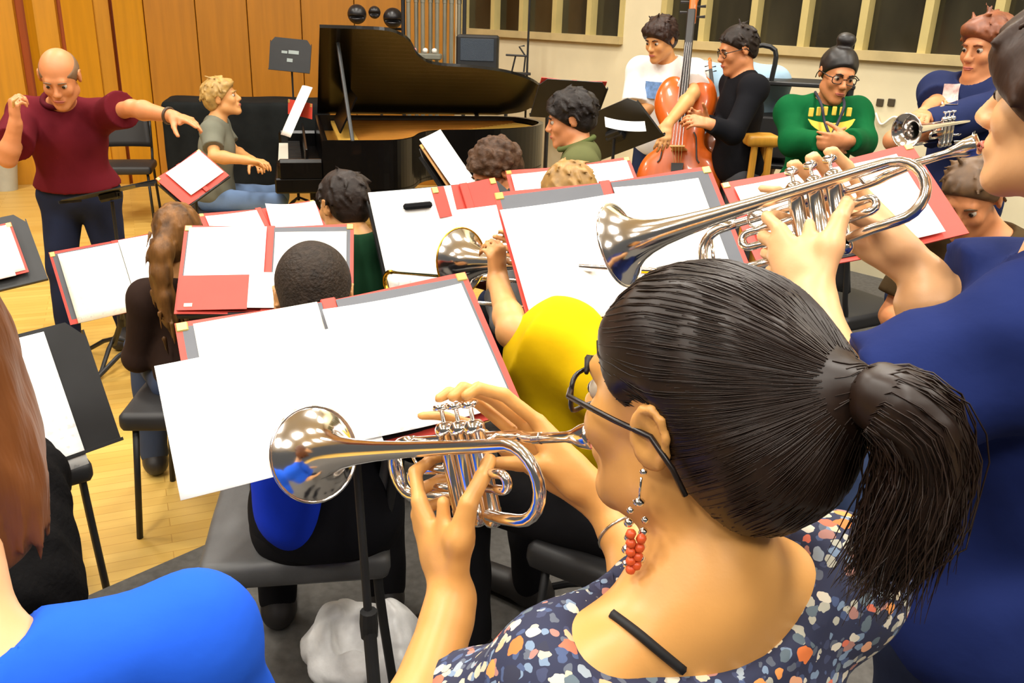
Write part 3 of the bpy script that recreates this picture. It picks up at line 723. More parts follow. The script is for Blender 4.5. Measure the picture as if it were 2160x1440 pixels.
# ------------------------------------------------------------------ music stands and folders
def desk_rot(az, tilt, roll):
    a, t, r = rad(az), rad(tilt), rad(roll)
    n = V(math.sin(a) * math.cos(t), math.cos(a) * math.cos(t), math.sin(t)); u = V(-math.cos(a), math.sin(a), 0); v = np.cross(n, u)
    return np.stack([math.cos(r) * u + math.sin(r) * v, -math.sin(r) * u + math.cos(r) * v, n], 1)
def music_stand(label, c, R, floor, dw=.52, dh=.33, group=None, spread=.27, base_rot=0., base=None, lip=.016):
    """c = middle of the desk's front face, R columns right / up / out of the desk"""
    u, v, n = R[:, 0], R[:, 1], R[:, 2]; hub = V(c) - n * .05 - v * .02
    bp = V(hub[0], hub[1], floor) if base is None else V(base)
    T = thing('music_stand', label, 'music stand', bp, group=group); o = bp
    b = MB()
    poly = [(-dw / 2, -dh / 2), (dw / 2, -dh / 2), (dw / 2, dh / 2 - .05), (dw / 2 - .04, dh / 2), (-dw / 2 + .04, dh / 2), (-dw / 2, dh / 2 - .05)]
    b.prism(poly, -.004, V(c) - o, R)
    b.box(V(c) - v * (dh / 2) + n * lip / 2 - o, (dw, .004, lip), R)
    b.box(V(c) - v * (dh / 2 - .003) + n * lip - o, (dw, .008, .003), R)
    for g in (-1, 1): b.box(V(c) + u * g * (dw / 2 - .002) - n * .008 - o, (.004, dh - .06, .014), R)
    b.build('desk', black_m, T)
    b = MB(); b.box(V(c) - n * .022 - v * .02 - o, (.09, .07, .034), R, .006); b.tube([V(c) - n * .03 - v * .02 - u * .05 - o, V(c) - n * .03 - v * .02 + u * .05 - o], .014, 10); b.build('tilt_bracket', black_m, T)
    hz = hub - o; mid = .5 * hz[2]
    b = MB(); b.tube([hz, V(hz[0] * .5, hz[1] * .5, mid)], .0085, 10); b.build('inner_post', black_m, T)
    b = MB(); b.tube([V(hz[0] * .55, hz[1] * .55, mid * 1.1), V(0, 0, .10)], .0135, 12); b.lathe([(.017, -.03), (.019, 0), (.017, .03)], V(hz[0] * .55, hz[1] * .55, mid * 1.1), None, 12); b.build('outer_post', black_m, T)
    for k in range(3):
        a = base_rot + 2 * PI * k / 3; d = V(math.cos(a), math.sin(a), 0); b = MB()
        b.tube([V(0, 0, .13), d * .08 + V(0, 0, .10), d * spread * .75 + V(0, 0, .03), d * spread + V(0, 0, .012)], [.010, .012, .011, .010], 8); b.build('base_leg', black_m, T)
    return T
def folder(label, c, R, w, h, pages='two', corner=True, group=None, pocket=True, flap=0., lab_pages=None, cat='folder', cover=None):
    """open folder lying on a desk: card cover, dark inner pockets, brass corner; sheets are separate things"""
    T = thing('music_folder', label, cat, c, R, group); cm = cover or red_m
    b = MB()
    def f(uu, vv): return V((uu - .5) * w, (vv - .5) * h, .004 + .006 * abs(uu - .5) * 2 - .004 * math.cos((uu - .5) * 2 * PI))
    b.sheet(f, 16, 2, .004); b.build('cover', cm, T)
    b = MB(); b.box((0, 0, .008), (.030, h * .995, .006), None, .002); b.build('spine', cm, T)
    if pocket:
        for g in (-1, 1):
            b = MB(); b.box((g * w * .252, h * .015, .0125), (w * .455, h * .90, .003)); b.build('pocket', inner_m, T)
    if corner:
        for g in (-1, 1): b = MB(); b.box((g * (w / 2 - .012), h / 2 - .012, .014), (.022, .022, .005), None, .002); b.build('brass_corner', brass_m, T)
    return T
def sheet(label, c, R, x, y, w, h, z=.018, rot=0., curl=.0, m=None, name='sheet_music', group=None, cat='sheet music'):
    """a sheet of music lying at (x, y) on the folder plane"""
    rr = rad(rot); R2 = np.stack([R[:, 0] * math.cos(rr) + R[:, 1] * math.sin(rr), -R[:, 0] * math.sin(rr) + R[:, 1] * math.cos(rr), R[:, 2]], 1)
    cc = V(c) + R @ V(x, y, z)
    b = MB(); b.sheet(lambda uu, vv: V((uu - .5) * w, (vv - .5) * h, curl * (uu - .5) ** 2 * 4 + curl * .5 * (1 - vv) ** 2), 12, 8, .0008)
    o = b.build(name, m or page_m, None, True); M = Matrix([list(map(float, q)) for q in R2]).to_4x4(); M.translation = Vector([float(q) for q in cc]); o.matrix_world = M
    return tag(o, label, cat, group)

# ------------------------------------------------------------------ chairs
def chair_parts(T, seat_m=None, z=.46):
    sm = seat_m or mat('black padded vinyl', (34, 33, 34), .55, var=.2, nscale=20, bump=.05)
    S = SDF(); S.box((0, .0, z), (.205, .195, .012), None, .022, k=.01); S.ell((0, .01, z + .012), (.19, .18, .03), k=.03); S.build('seat', sm, T, .012)
    b = MB(); b.sheet(lambda u, v: V((u - .5) * .40 * (1 - .1 * v), -.20 - .05 * v - .035 * (1 - (2 * u - 1) ** 2), z + .14 + .27 * v), 10, 6, .022); b.build('backrest', sm, T, True)
    for gx in (-1, 1):
        b = MB(); b.tube([V(gx * .19, .17, z - .02), V(gx * .205, .20, 0)], .0115, 8); b.build('leg', black_m, T, True)
        b = MB(); b.tube(spline([V(gx * .195, -.25, z + .36), V(gx * .195, -.21, z + .12), V(gx * .195, -.185, z - .02), V(gx * .21, -.23, 0)], 5), .0115, 8); b.build('leg', black_m, T, True)
        b = MB(); b.tube([V(gx * .192, .17, z - .03), V(gx * .195, -.185, z - .03)], .010, 8); b.build('side_rail', black_m, T, True)
def chair(label, loc, az, group=None, seat_m=None):
    T = thing('rehearsal_chair', label, 'chair', loc, group=group); T.rotation_euler = (0, 0, -rad(az)); chair_parts(T, seat_m); return T

# ------------------------------------------------------------------ trumpet
def trumpet(label, mouth, bell, up, L=.50, m=None):
    """mouth = lips end, bell = middle of the bell rim; up = towards the valve tops"""
    m = m or silver_m
    mouth, bell = V(mouth), V(bell); x = nrm(bell - mouth); y = nrm(np.cross(V(up), x)); z = np.cross(x, y)     # y points to the player's left
    x = nrm(x - y * .052); y = nrm(np.cross(z, x))
    T = thing('trumpet', label, 'trumpet', mouth, np.stack([x, y, z], 1)); sc = np.linalg.norm(bell - mouth) / .50
    def t(*a): return V(*a) * sc
    yb = .026
    # the bell axis is offset to the player's left: bell tail, bow and flare in one tube
    b = MB()
    flare = [(.50, .065), (.4985, .064), (.492, .055), (.482, .043), (.468, .0335), (.45, .0262), (.425, .0205), (.39, .0162), (.34, .0125), (.28, .0098), (.20, .0082), (.105, .0072)]
    pts = [t(xx, yb, 0) for xx, _ in flare]; rs = [r_ * sc for _, r_ in flare]
    bow = [t(.105 - .04 * math.sin(a), yb, -.04 + .04 * math.cos(a)) for a in np.linspace(.15, PI, 12)]
    pts += bow + [t(.135, yb - .004, -.08), t(.17, yb - .014, -.08)]; rs += [.0068 * sc] * (len(bow) + 2)
    b.tube(pts, rs, 28, caps=False); b.build('bell', m, T, True)
    b = MB(); b.tube([t(.4995, yb + .065 * math.cos(a), .065 * math.sin(a)) for a in np.linspace(0, 2 * PI, 40, endpoint=False)], .0022 * sc, 8, closed=True); b.build('bell_rim', m, T, True)
    # inside of the bell
    b = MB(); b.tube([t(xx - .0003, yb, 0) for xx, _ in flare[:9]], [max(r_ - .0012, .001) * sc for _, r_ in flare[:9]], 28, caps=False); b.build('bell_throat', m, T, True)
    b = MB(); b.lathe([(.004 * sc, 0), (.0135 * sc, .001 * sc), (.0138 * sc, .006 * sc), (.012 * sc, .018 * sc), (.008 * sc, .028 * sc), (.0055 * sc, .04 * sc), (.006 * sc, .087 * sc), (.0045 * sc, .088 * sc)], (0, 0, 0), np.array([[0, 0, 1], [0, 1, 0], [-1, 0, 0.]]), 18); b.build('mouthpiece', m, T, True)
    b = MB(); yl = -.022
    lp = [t(.075, 0, 0), t(.11, -.010, 0), t(.15, yl, 0), t(.30, yl, 0), t(.345, yl, 0)]
    b.tube(spline(lp, 6), .0062 * sc, 14); b.build('leadpipe', m, T, True)
    b = MB(); sl = [t(.33, yl, 0)] + [t(.352 + .036 * math.sin(a), yl, -.036 + .036 * math.cos(a)) for a in np.linspace(0, PI, 12)] + [t(.33, yl, -.072), t(.237, yl, -.072)]
    b.tube(sl, .0074 * sc, 14); b.tube([t(.372, yl, -.012), t(.372, yl, -.060)], .003 * sc, 8); b.build('tuning_slide', m, T, True)
    for i in range(3):
        vx = .180 + .0265 * i; b = MB(); R_ = .0112
        b.lathe([(.004 * sc, -.098 * sc), (.008 * sc, -.096 * sc), (.0105 * sc, -.092 * sc), (.0118 * sc, -.088 * sc), (.0118 * sc, -.078 * sc), (R_ * sc, -.077 * sc), (R_ * sc, .010 * sc), (.0122 * sc, .011 * sc), (.0122 * sc, .019 * sc), (.0085 * sc, .024 * sc), (.003 * sc, .025 * sc)], t(vx, 0, 0), None, 18)
        v = b.build('valve', m, T, True)
        b = MB(); b.lathe([(.0026 * sc, .02 * sc), (.0026 * sc, .038 * sc), (.0095 * sc, .040 * sc), (.0102 * sc, .043 * sc), (.009 * sc, .046 * sc), (.001 * sc, .0455 * sc)], t(vx, 0, 0), None, 14); b.build('finger_button', m, v, True)
    for zz, x0, x1, side in ((-.028, .262, .125, -1), (-.05, .262, .14, -1)):
        pass
    b = MB(); s3 = [t(.237, .004, -.030), t(.300, .004, -.030)] + [t(.305 + .011 * math.sin(a), .004, -.041 + .011 * math.cos(a)) for a in np.linspace(0, PI, 8)] + [t(.300, .004, -.052), t(.237, .004, -.052)]
    b.tube(s3, .0056 * sc, 10); b.tube([t(.290 + .013 * math.cos(a), .004 + .0, -.012 + .013 * math.sin(a)) for a in np.linspace(0, 2 * PI, 16, endpoint=False)], .0022 * sc, 6, closed=True); b.build('valve_slide', m, T, True)
    b = MB(); s1 = [t(.175, .004, -.034), t(.140, .012, -.034)] + [t(.138 - .009 * math.sin(a), .012, -.043 + .009 * math.cos(a)) for a in np.linspace(0, PI, 8)] + [t(.140, .012, -.052), t(.175, .004, -.052)]
    b.tube(s1, .0056 * sc, 10); b.build('valve_slide', m, T, True)
    for bx2 in (.30, .145):
        b = MB(); b.tube([t(bx2, yb, 0), t(bx2 + .002, .0, .006), t(bx2, yl, 0)], .0026 * sc, 8); b.build('brace', m, T, True)
    return T, lambda *a: mouth + np.stack([x, y, z], 1) @ t(*a)
# ------------------------------------------------------------------ trumpet players in front
def grips(t):
    """finger joints on a trumpet: left hand round the valve casings, right hand over the buttons"""
    Lf = [[t(.187, .046, -.098), t(.171, .036, -.060), t(.165, .014, -.036), t(.169, -.004, -.022)],
          [t(.247, .046, -.056), t(.267, .030, -.026), t(.263, .002, -.016), t(.251, -.017, -.018)],
          [t(.256, .044, -.073), t(.278, .024, -.050), t(.272, -.005, -.046), t(.251, -.019, -.046)],
          [t(.259, .041, -.091), t(.279, .019, -.073), t(.272, -.008, -.071), t(.250, -.019, -.071)],
          [t(.255, .037, -.108), t(.276, .018, -.098), t(.270, -.005, -.098), t(.252, -.016, -.097)]]
    Rf = [[t(.134, -.092, -.075), t(.150, -.066, -.045), t(.166, -.042, -.036), t(.178, -.022, -.030)],
          [t(.158, -.076, .004), t(.168, -.042, .044), t(.177, -.014, .058), t(.180, .002, .053)],
          [t(.181, -.080, .000), t(.196, -.044, .044), t(.204, -.015, .060), t(.2065, .001, .053)],
          [t(.200, -.077, -.010), t(.220, -.043, .040), t(.230, -.014, .057), t(.233, .000, .053)],
          [t(.214, -.069, -.026), t(.242, -.042, .014), t(.262, -.020, .030), t(.280, -.004, .034)]]
    return dict(W=t(.217, .050, -.168), fw=t(0, 0, 1) - t(0, 0, 0), pn=t(0, -1, 0) - t(0, 0, 0), fingers=Lf, kf=.003), dict(W=t(.108, -.122, -.122), fw=t(.25, .3, .9) - t(0, 0, 0), pn=t(0, .9, -.3) - t(0, 0, 0), fingers=Rf, kf=.003)

# --- young woman in the floral dress
g_mouth, g_bell = P(1256, 918, .84), P(664, 957, 1.19)
G_tr, gt = trumpet('silver trumpet played by the dark-haired woman in the floral dress', g_mouth, g_bell, V(0, 0, 1) + .12 * CR)
gM = head_frame(-45, 2, 0); gHC = g_mouth - gM @ (V(0, .108, -.062) * 1.02)
def floral():
    m = bpy.data.materials.new('navy floral cotton'); m.use_nodes = True; nt = m.node_tree; b = nt.nodes['Principled BSDF']
    tc = nt.nodes.new('ShaderNodeTexCoord'); prev = None
    base = nt.nodes.new('ShaderNodeRGB'); base.outputs[0].default_value = (*lin((40, 44, 70)), 1); prev = base.outputs[0]
    ns = nt.nodes.new('ShaderNodeTexNoise'); ns.inputs['Scale'].default_value = 70
    nt.links.new(tc.outputs['Object'], ns.inputs['Vector'])
    wp = nt.nodes.new('ShaderNodeMixRGB'); wp.blend_type = 'ADD'; wp.inputs[0].default_value = .012
    nt.links.new(tc.outputs['Object'], wp.inputs[1]); nt.links.new(ns.outputs['Color'], wp.inputs[2])
    for sc, th, cols in ((95, .42, [(120, 140, 165), (70, 84, 120), (180, 176, 160), (90, 96, 110), (60, 66, 96)]), (62, .36, [(150, 160, 170), (205, 190, 160), (96, 110, 120), (170, 120, 110), (214, 204, 184)]), (38, .30, [(226, 120, 60), (232, 150, 80), (214, 110, 84), (236, 170, 130), (44, 46, 66)])):
        v = nt.nodes.new('ShaderNodeTexVoronoi'); v.inputs['Scale'].default_value = sc; nt.links.new(wp.outputs[0], v.inputs['Vector'])
        lt = nt.nodes.new('ShaderNodeMath'); lt.operation = 'LESS_THAN'; lt.inputs[1].default_value = th; nt.links.new(v.outputs['Distance'], lt.inputs[0])
        sp = nt.nodes.new('ShaderNodeSeparateColor'); nt.links.new(v.outputs['Color'], sp.inputs[0])
        r = nt.nodes.new('ShaderNodeValToRGB'); r.color_ramp.interpolation = 'CONSTANT'
        while len(r.color_ramp.elements) < len(cols): r.color_ramp.elements.new(.5)
        for i, c in enumerate(cols): r.color_ramp.elements[i].position = i / len(cols); r.color_ramp.elements[i].color = (*lin(c), 1)
        nt.links.new(sp.outputs[0], r.inputs[0])
        mx = nt.nodes.new('ShaderNodeMixRGB'); nt.links.new(lt.outputs[0], mx.inputs[0]); nt.links.new(prev, mx.inputs[1]); nt.links.new(r.outputs[0], mx.inputs[2]); prev = mx.outputs[0]
    nt.links.new(prev, b.inputs['Base Color']); b.inputs['Roughness'].default_value = .85
    return m
gN = P(1492, 1165, .74)
gl, gr = grips(gt)
gl.update(E=P(845, 1640, .86), fore=.98, hs=.92); gr.update(E=P(1400, 1285, .92), fore=1.0, hs=.92)
def g_shirt(C, q):
    u, f, r, N = q['u'], q['f'], q['r'], q['N']
    C.ell(N + u * .012 - f * .06 - r * .024, V(.140, .12, .084), q['B'], k=.008, op='s')       # deep scoop at the back
skin_l = mat('light warm skin', (214, 154, 84), .42, var=.05, nscale=14, bump=.02, bscale=240)
G, gq = person('woman with dark ponytail in a navy floral dress playing a silver trumpet', gN, -25, RZ, .98, 'f', lean=5, tilt=-5, head=dict(c=gHC, az=-45, pitch=2, s=1.02), arms=dict(L=gl, R=gr),
    shirt=dict(mat=floral(), sleeve=.42, e=.010, fold=.0025, ff=45, name='dress', vox=.005, flare=.02, drop=.50), pants=mat('dark skirt', (30, 30, 40), .8), skin=skin_l, shw=.142, shz=.074, vox=.012, fine=[(V(-.35, .5, 1.0), V(.5, 1.25, 1.75), .0035)], extra_shirt=g_shirt, neck_hole=False,
    glasses=mat('dark plastic frame', (28, 20, 18), .3))
# hair: combed cap, band and a hanging ponytail with strands
hair_m = mat('dark brown glossy hair', (34, 20, 12), .42, var=.5, nscale=3, stretch=(1, 1, 1), spec=.4)
def gL(x, y, z): return gHC + gM @ (V(x, y, z) * 1.02)
S = SDF()
S.ell(gL(0, -.014, .036), V(.084, .108, .090) * 1.02, gM, k=.01)
S.ell(gL(0, -.062, -.010), V(.074, .062, .078), gM, k=.03)
tie = P(1800, 818, .635)
S.cap(gL(0, -.085, .02), tie, .062, .014, k=.04)
S.noise(.0012, 150, dirs=[(.2, 1, .1), (1, -.2, .3)])
S.ell(gL(0, .128, -.045), V(.085, .085, .088), gM, k=.012, op='s')
for sg in (-1, 1): S.ell(gL(sg * .090, .008, -.014), V(.030, .036, .052), gM, k=.012, op='s')
S.plane(gL(0, .088, .064), gM @ V(0, .66, -.75), k=.01)
h_o = S.build('hair', hair_m, G, .0045, gq['loc'])
# combed strands from the hairline to the band
b = MB(); rs = np.random.default_rng(7)
vs, fs = S.mesh(.011)
def surf(X):
    """pull points onto the hair surface"""
    for _ in range(4):
        e = 1e-3; d = S.ev(X.astype(np.float32), 1.); g = np.stack([(S.ev((X + np.eye(3)[a] * e).astype(np.float32), 1.) - d) / e for a in range(3)], 1)
        X = X - g / (np.linalg.norm(g, axis=1, keepdims=True) + 1e-9) * d[:, None] * .9
    return X
cen = gL(0, -.01, .02)
X = vs[rs.choice(len(vs), 2200)]; chain = [surf(X)]
for k in range(10):
    dv = tie - X; L = np.linalg.norm(dv, axis=1, keepdims=True); X = surf(X + dv / L * np.minimum(.028, L * .9)); out = X - cen
    chain.append(X + out / np.linalg.norm(out, axis=1, keepdims=True) * .0003)
chain = np.stack(chain, 1)
for c in chain:
    n_ = int(np.argmax(np.linalg.norm(c - tie, axis=1) < .03)) or 11
    if n_ > 3: b.tube(spline(c[:n_], 2), [.0004 + .0004 * rs.random()] * (2 * (n_ - 1) + 1), 3, caps=False)
b.build('hair_strands', hair_m, h_o, True, off=gq['loc'])
S = SDF(); tail = [tie + V(.012, -.006, -.002), P(1868, 842, .62), P(1926, 888, .62), P(1946, 972, .63), P(1930, 1060, .635), P(1898, 1130, .64), P(1862, 1185, .64)]
tr = [.013, .021, .026, .027, .025, .020, .006]
tp = spline(tail, 4); tR = np.interp(np.linspace(0, 1, len(tp)), np.linspace(0, 1, 7), tr)
for a, c, r0, r1 in zip(tp[:-1], tp[1:], tR[:-1], tR[1:]): S.cap(a, c, r0, r1, k=.01)
S.noise(.0016, 190, dirs=[(1, .5, .1), (-.6, 1, .1)])
S.build('ponytail', hair_m, G, .0045, gq['loc'])
b = MB()
for i in range(900):
    a = rs.random() * 2 * PI; rr = .80 + .50 * rs.random() ** 2; en_ = int(len(tp) * (.66 + .34 * rs.random())); ch = []; ex = rs.normal(size=3) * .012
    for k in range(0, en_, 2):
        t_ = nrm(tp[min(k + 1, len(tp) - 1)] - tp[max(k - 1, 0)]); s1 = nrm(np.cross(t_, V(0, 1, .2))); s2 = np.cross(t_, s1)
        ch.append(tp[k] + (s1 * math.cos(a + k * .03) + s2 * math.sin(a + k * .03)) * max(tR[k], .012) * rr * (1 + .12 * math.sin(k * .5 + i)) + ex * (k / len(tp)) ** 2)
    if len(ch) > 3: ch.append(ch[-1] + nrm(ch[-1] - ch[-2]) * .03 + V(0, 0, -.012)); b.tube(ch, [.0007] * (len(ch) - 1) + [.0002], 3, caps=False)
b.build('ponytail_strands', hair_m, G, True, off=gq['loc'])
b = MB(); td = nrm(tail[1] - tie); b.tube([tie + td * .002, tie + td * .016], .0165, 14); b.build('hair_band', mat('black elastic', (18, 18, 20), .7), G, True, off=gq['loc'])
# earring, bracelet, strap
ear = gL(-.084, -.014, -.026)
b = MB(); b.lathe([(.0001, -.003), (.0028, -.001), (.003, .001), (.0001, .003)], ear + gM @ V(-.005, .0, .004), None, 10); b.build('ear_stud', mat('silver stud', (235, 235, 235), .1, metal=1), G, True, off=gq['loc'])
e0 = ear + V(-.004, .002, -.004)
b = MB(); b.tube([e0, e0 - V(0, 0, .020)], .0010, 6); b.lathe([(.0001, -.004), (.0045, -.002), (.005, .001), (.0001, .004)], e0 - V(0, 0, .022), None, 8)
for k in range(14):
    dx, dz = ((k % 3) - 1) * .0062, .030 + .0042 * k; rr = .0032 + .0010 * (k % 2)
    if k % 3 != 1: b.lathe([(.0001, -rr), (rr * .8, -rr * .6), (rr, 0), (rr * .8, rr * .6), (.0001, rr)], e0 + V(dx, .002 * (k % 2), -dz), None, 8)
eo = b.build('earring', mat('silver stud', (235, 235, 235), .1, metal=1), G, True, off=gq['loc'])
b = MB()
for k in range(9):
    dx, dz = ((k % 2) - .5) * .009, .050 + .0042 * k; rr = .0045
    b.lathe([(.0001, -rr), (rr * .8, -rr * .6), (rr, 0), (rr * .8, rr * .6), (.0001, rr)], e0 + V(dx * (1 - k / 14), -.003, -dz), None, 8)
b.build('orange_beads', mat('orange red beads', (214, 84, 40), .35), eo, True, off=gq['loc'])
W, E = V(gr['W']), V(gr['E']); ax = nrm(E - W)
fr_ = frame(x=ax, y=V(0, 0, 1)); b = MB(); b.tube([W + ax * .022 + (fr_[:, 1] * math.cos(t) + fr_[:, 2] * math.sin(t)) * .031 for t in np.linspace(0, 2 * PI, 24, endpoint=False)], .0022, 6, closed=True)
b.build('bracelet', mat('silver chain', (200, 190, 175), .25, metal=1), G, True, off=gq['loc'])

from mathutils.bvhtree import BVHTree
def on_surface(o, pix, lift=.002):
    """points of object o (at its world place) met by the sight lines through the given pixels"""
    bpy.context.view_layer.update(); M = np.array(o.matrix_world); me = o.data
    vs = [Vector(M[:3, :3] @ np.array(v.co) + M[:3, 3]) for v in me.vertices]; t = BVHTree.FromPolygons(vs, [tuple(p.vertices) for p in me.polygons]); out = []
    for x, y in pix:
        d = nrm(P(x, y, 1.) - CC); h = t.ray_cast(Vector(CC), Vector(d))
        if h[0] is not None: n = V(h[1]); n = n if n @ d < 0 else -n; out.append(V(h[0]) + n * lift)
    return out
body = [o for o in bpy.data.objects if o.parent == G and o.name.startswith('body')][0]
sp = on_surface(body, [(1150, 1255), (1196, 1258), (1240, 1268), (1290, 1296), (1340, 1332), (1390, 1372), (1440, 1412)], .0015)
if len(sp) > 2: b = MB(); b.tube(spline(sp, 4), .0042, 6); b.build('bra_strap', mat('black elastic', (18, 18, 20), .7), G, True, off=gq['loc'])

# --- man in the navy T-shirt
b_mouth, b_bell = P(2068, 303, 1.13), P(1308, 517, 1.40)
B_tr, bt = trumpet('silver trumpet held high by the man in navy at the right edge', b_mouth, b_bell, V(.36, .36, 1))
bM = head_frame(-42, 0, 0); bHC = b_mouth - bM @ V(0, .108, -.062)
bl, br = grips(bt); bl.update(E=P(1792, 884, 1.04)); br.update(E=P(1960, 650, 1.26))
navy = mat('navy cotton jersey', (26, 38, 88), .85, var=.10, nscale=5, bump=.15, bscale=30)
skin_p = mat('pale pink skin', (226, 172, 120), .45, var=.06, nscale=14, bump=.02, bscale=240)
hair_br = mat('chestnut brown hair', (50, 30, 18), .5, spec=.3, var=.5, nscale=12, stretch=(1, 1, .3), bump=.5, bscale=40)
bN = bHC - V(-.01, 0, .182) - azf(-46) * .035
person('man in a navy T-shirt playing a silver trumpet at the right edge', bN, -48, RZ, 1.02, 'm', lean=-2, head=dict(c=bHC, az=-42, pitch=0), arms=dict(L=bl, R=br),
    shirt=dict(mat=navy, sleeve=.82, e=.018, fold=.006, ff=52, flare=.022, drop=.16, vox=.006), pants=mat('dark jeans', (30, 36, 56), .8, nscale=40), skin=skin_p, hair_=dict(style='fringe', mat=hair_br, vox=.004), vox=.012, fine=[(V(.1, .7, 1.0), V(1.1, 1.6, 1.9), .0045)], bulk=1.12)

# --- person in the blue T-shirt at the left edge
cN = P(-78, 1392, .80); cHC = P(-205, 745, .88)
blue = mat('bright blue cotton jersey', (34, 90, 214), .85, var=.06, nscale=5, bump=.12, bscale=30)
hair_lb = mat('light brown straight hair', (98, 56, 24), .5, spec=.2, var=.5, nscale=10, stretch=(1, 1, .12), bump=.5, bscale=50)
person('person with light brown hair in a bright blue T-shirt at the left edge', cN, -38, RZ, 1., 'f', lean=6, head=dict(c=cHC, az=-45, pitch=8), shirt=dict(mat=blue, sleeve=.7, e=.014, fold=.0035, ff=50, flare=.01, vox=.006), pants=mat('dark jeans', (30, 36, 56), .8),
    skin=skin_p, hair_=dict(style='bob', mat=hair_lb, vox=.005), vox=.009, shw=.20, shz=.06)
# ------------------------------------------------------------------ folders and stands
ST = {  # name: (middle of folder, azimuth, tilt, roll)
 'front': ((-.307, 1.532, 1.156), 168.1, 58.6, 11.4), 'second': ((.265, 2.13, 1.282), 173.2, 48, 9.5), 'third': ((.920, 2.485, 1.304), 191.1, 53.6, 21.5),
 'midleft': ((-.773, 2.65, 1.022), 173.2, 50.4, 1.3), 'mid': ((-.221, 2.909, 1.108), 155.9, 34.4, 2.4), 'left': ((-1.79, 3.86, .613), 151.5, 29.8, 7.1),
 'far': ((-1.227, 4.241, .762), 158, 68.2, 7.9), 'behind': ((.232, 3.436, 1.145), 180.7, 57.6, 12.5)}
def stand_of(key, label, w, h, base=None, floor=0., dw=.52, dy=0.):
    c, a, t, r = ST[key]; R = desk_rot(a, t, r); c = V(c)
    music_stand(label, c - R[:, 2] * .012 + R[:, 1] * dy, R, floor, dw, .33, base=base, base_rot=.6)
    return c, R
# front stand: big taped sheets hanging over the folder's left and lower edge
c, R = stand_of('front', 'black music stand in front of the woman in the floral dress', .58, .36, base=P(806, 1250, 1.55) * V(1, 1, 0) + V(0, 0, RZ), floor=RZ)
folder('open red folder under long white sheets before the floral dress player', c, R, .58, .36)
sheet('cream sheet in the left pocket of the nearest red folder', c, R, -.14, .02, .235, .30, .015, 0, 0, page2_m)
sheet('long white music sheet hanging past the left edge of the nearest folder', c, R, -.158, -.056, .345, .285, .020, 2.0, .004)
sheet('white music sheet on the right half of the nearest red folder', c, R, .125, -.018, .285, .31, .024, .5, .006)
# second stand
c, R = stand_of('second', 'black music stand behind the silver bell of the man in navy', .58, .36, floor=RZ)
folder('open red folder with white sheets behind the high trumpet', c, R, .58, .36)
sheet('white music sheet drooping off the left of the folder behind the high trumpet', c, R, -.135, -.045, .30, .335, .020, 1, .004)
sheet('white music sheet on the right half of the folder behind the high trumpet', c, R, .125, -.012, .23, .31, .018, -1, .004, page2_m)
# third stand
c, R = stand_of('third', 'black music stand beyond the hands of the man in navy', .58, .36, floor=RZ)
folder('red folder beyond the trumpet with a bare red strip on its right', c, R, .58, .36, pocket=False)
sheet('cream music sheet on the left of the folder beyond the trumpet hands', c, R, -.135, .0, .25, .30, .016, 0, .004, page2_m)
sheet('white music sheet on the right of the folder beyond the trumpet hands', c, R, .115, -.01, .225, .31, .018, 0, .004)
# the boy's stand
c, R = stand_of('midleft', 'black music stand in front of the short-haired boy in blue', .53, .33)
folder('open red folder with an empty lower left pocket before the short-haired boy', c, R, .53, .33)
b = MB(); Tm = thing('folder_flap', 'small red pocket card low on the left of the boy\'s folder', 'folder', c + R @ V(-.155, -.095, .016), R); b.box((0, 0, .004), (.205, .125, .003)); b.build('card', red_m, Tm); b = MB(); b.box((-.07, -.045, .0065), (.024, .012, .001)); b.build('sticker', cream_m, Tm)
sheet('white music sheet on the upper left of the boy\'s folder', c, R, -.130, .055, .240, .20, .017, 0, 0)
sheet('cream sheet on the right of the boy\'s folder', c, R, .130, -.01, .225, .285, .017, 0, 0, page2_m)
sheet('white music sheet across the middle of the boy\'s folder', c, R, .02, -.09, .17, .13, .020, -2, 0)
# trombone stand
c, R = stand_of('mid', 'black music stand behind the trombone bell', .52, .32)
folder('red folder pushed aside on the stand behind the trombone bell', c + R @ V(.08, .10, .012), R @ np.array(Matrix.Rotation(rad(4), 3, 'Z')), .24, .11, pocket=False)
sheet('white music sheet left of the trombone bell', c, R, -.115, -.02, .29, .34, .018, 0, .004)
sheet('white music sheet behind the trombone bell', c, R, .15, -.07, .27, .26, .030, 2, .004)
tag(MB().box((0, 0, 0), (.10, .022, .016), None, .006).build('pencil_case', mat('black nylon', (22, 22, 24), .8)), 'small black pencil case clipped on the sheet left of the trombone', 'pencil case'); o = bpy.data.objects['pencil_case']; M = Matrix([list(map(float, q)) for q in R]).to_4x4(); M.translation = Vector([float(q) for q in c + R @ V(-.105, .085, .030)]); o.matrix_world = M
# low stand in front of the conductor
c, R = stand_of('left', 'black music stand left of the girl with the hanging ponytail', .55, .34, base=PZ(246, 762, 0))
folder('open red folder on the low stand near the conductor\'s legs', c, R, .55, .34)
sheet('white music sheet on the left of the folder near the conductor\'s legs', c, R, -.115, -.01, .255, .325, .018, 0, .003, page2_m)
sheet('white music sheet on the right of the folder near the conductor\'s legs', c, R, .135, .0, .24, .325, .018, 0, .003)
# flat stand in the middle distance
c, R = stand_of('far', 'black flat-tilted music stand before the boy in dark green', .58, .36)
folder('red folder lying nearly flat before the boy in dark green', c, R, .58, .36, pocket=False)
sheet('white music sheet on the left of the nearly flat folder', c, R, -.14, -.02, .25, .33, .018, 0, .003)
sheet('white music sheet with a peaked edge on the right of the nearly flat folder', c, R, .14, -.01, .25, .35, .018, -7, .012)
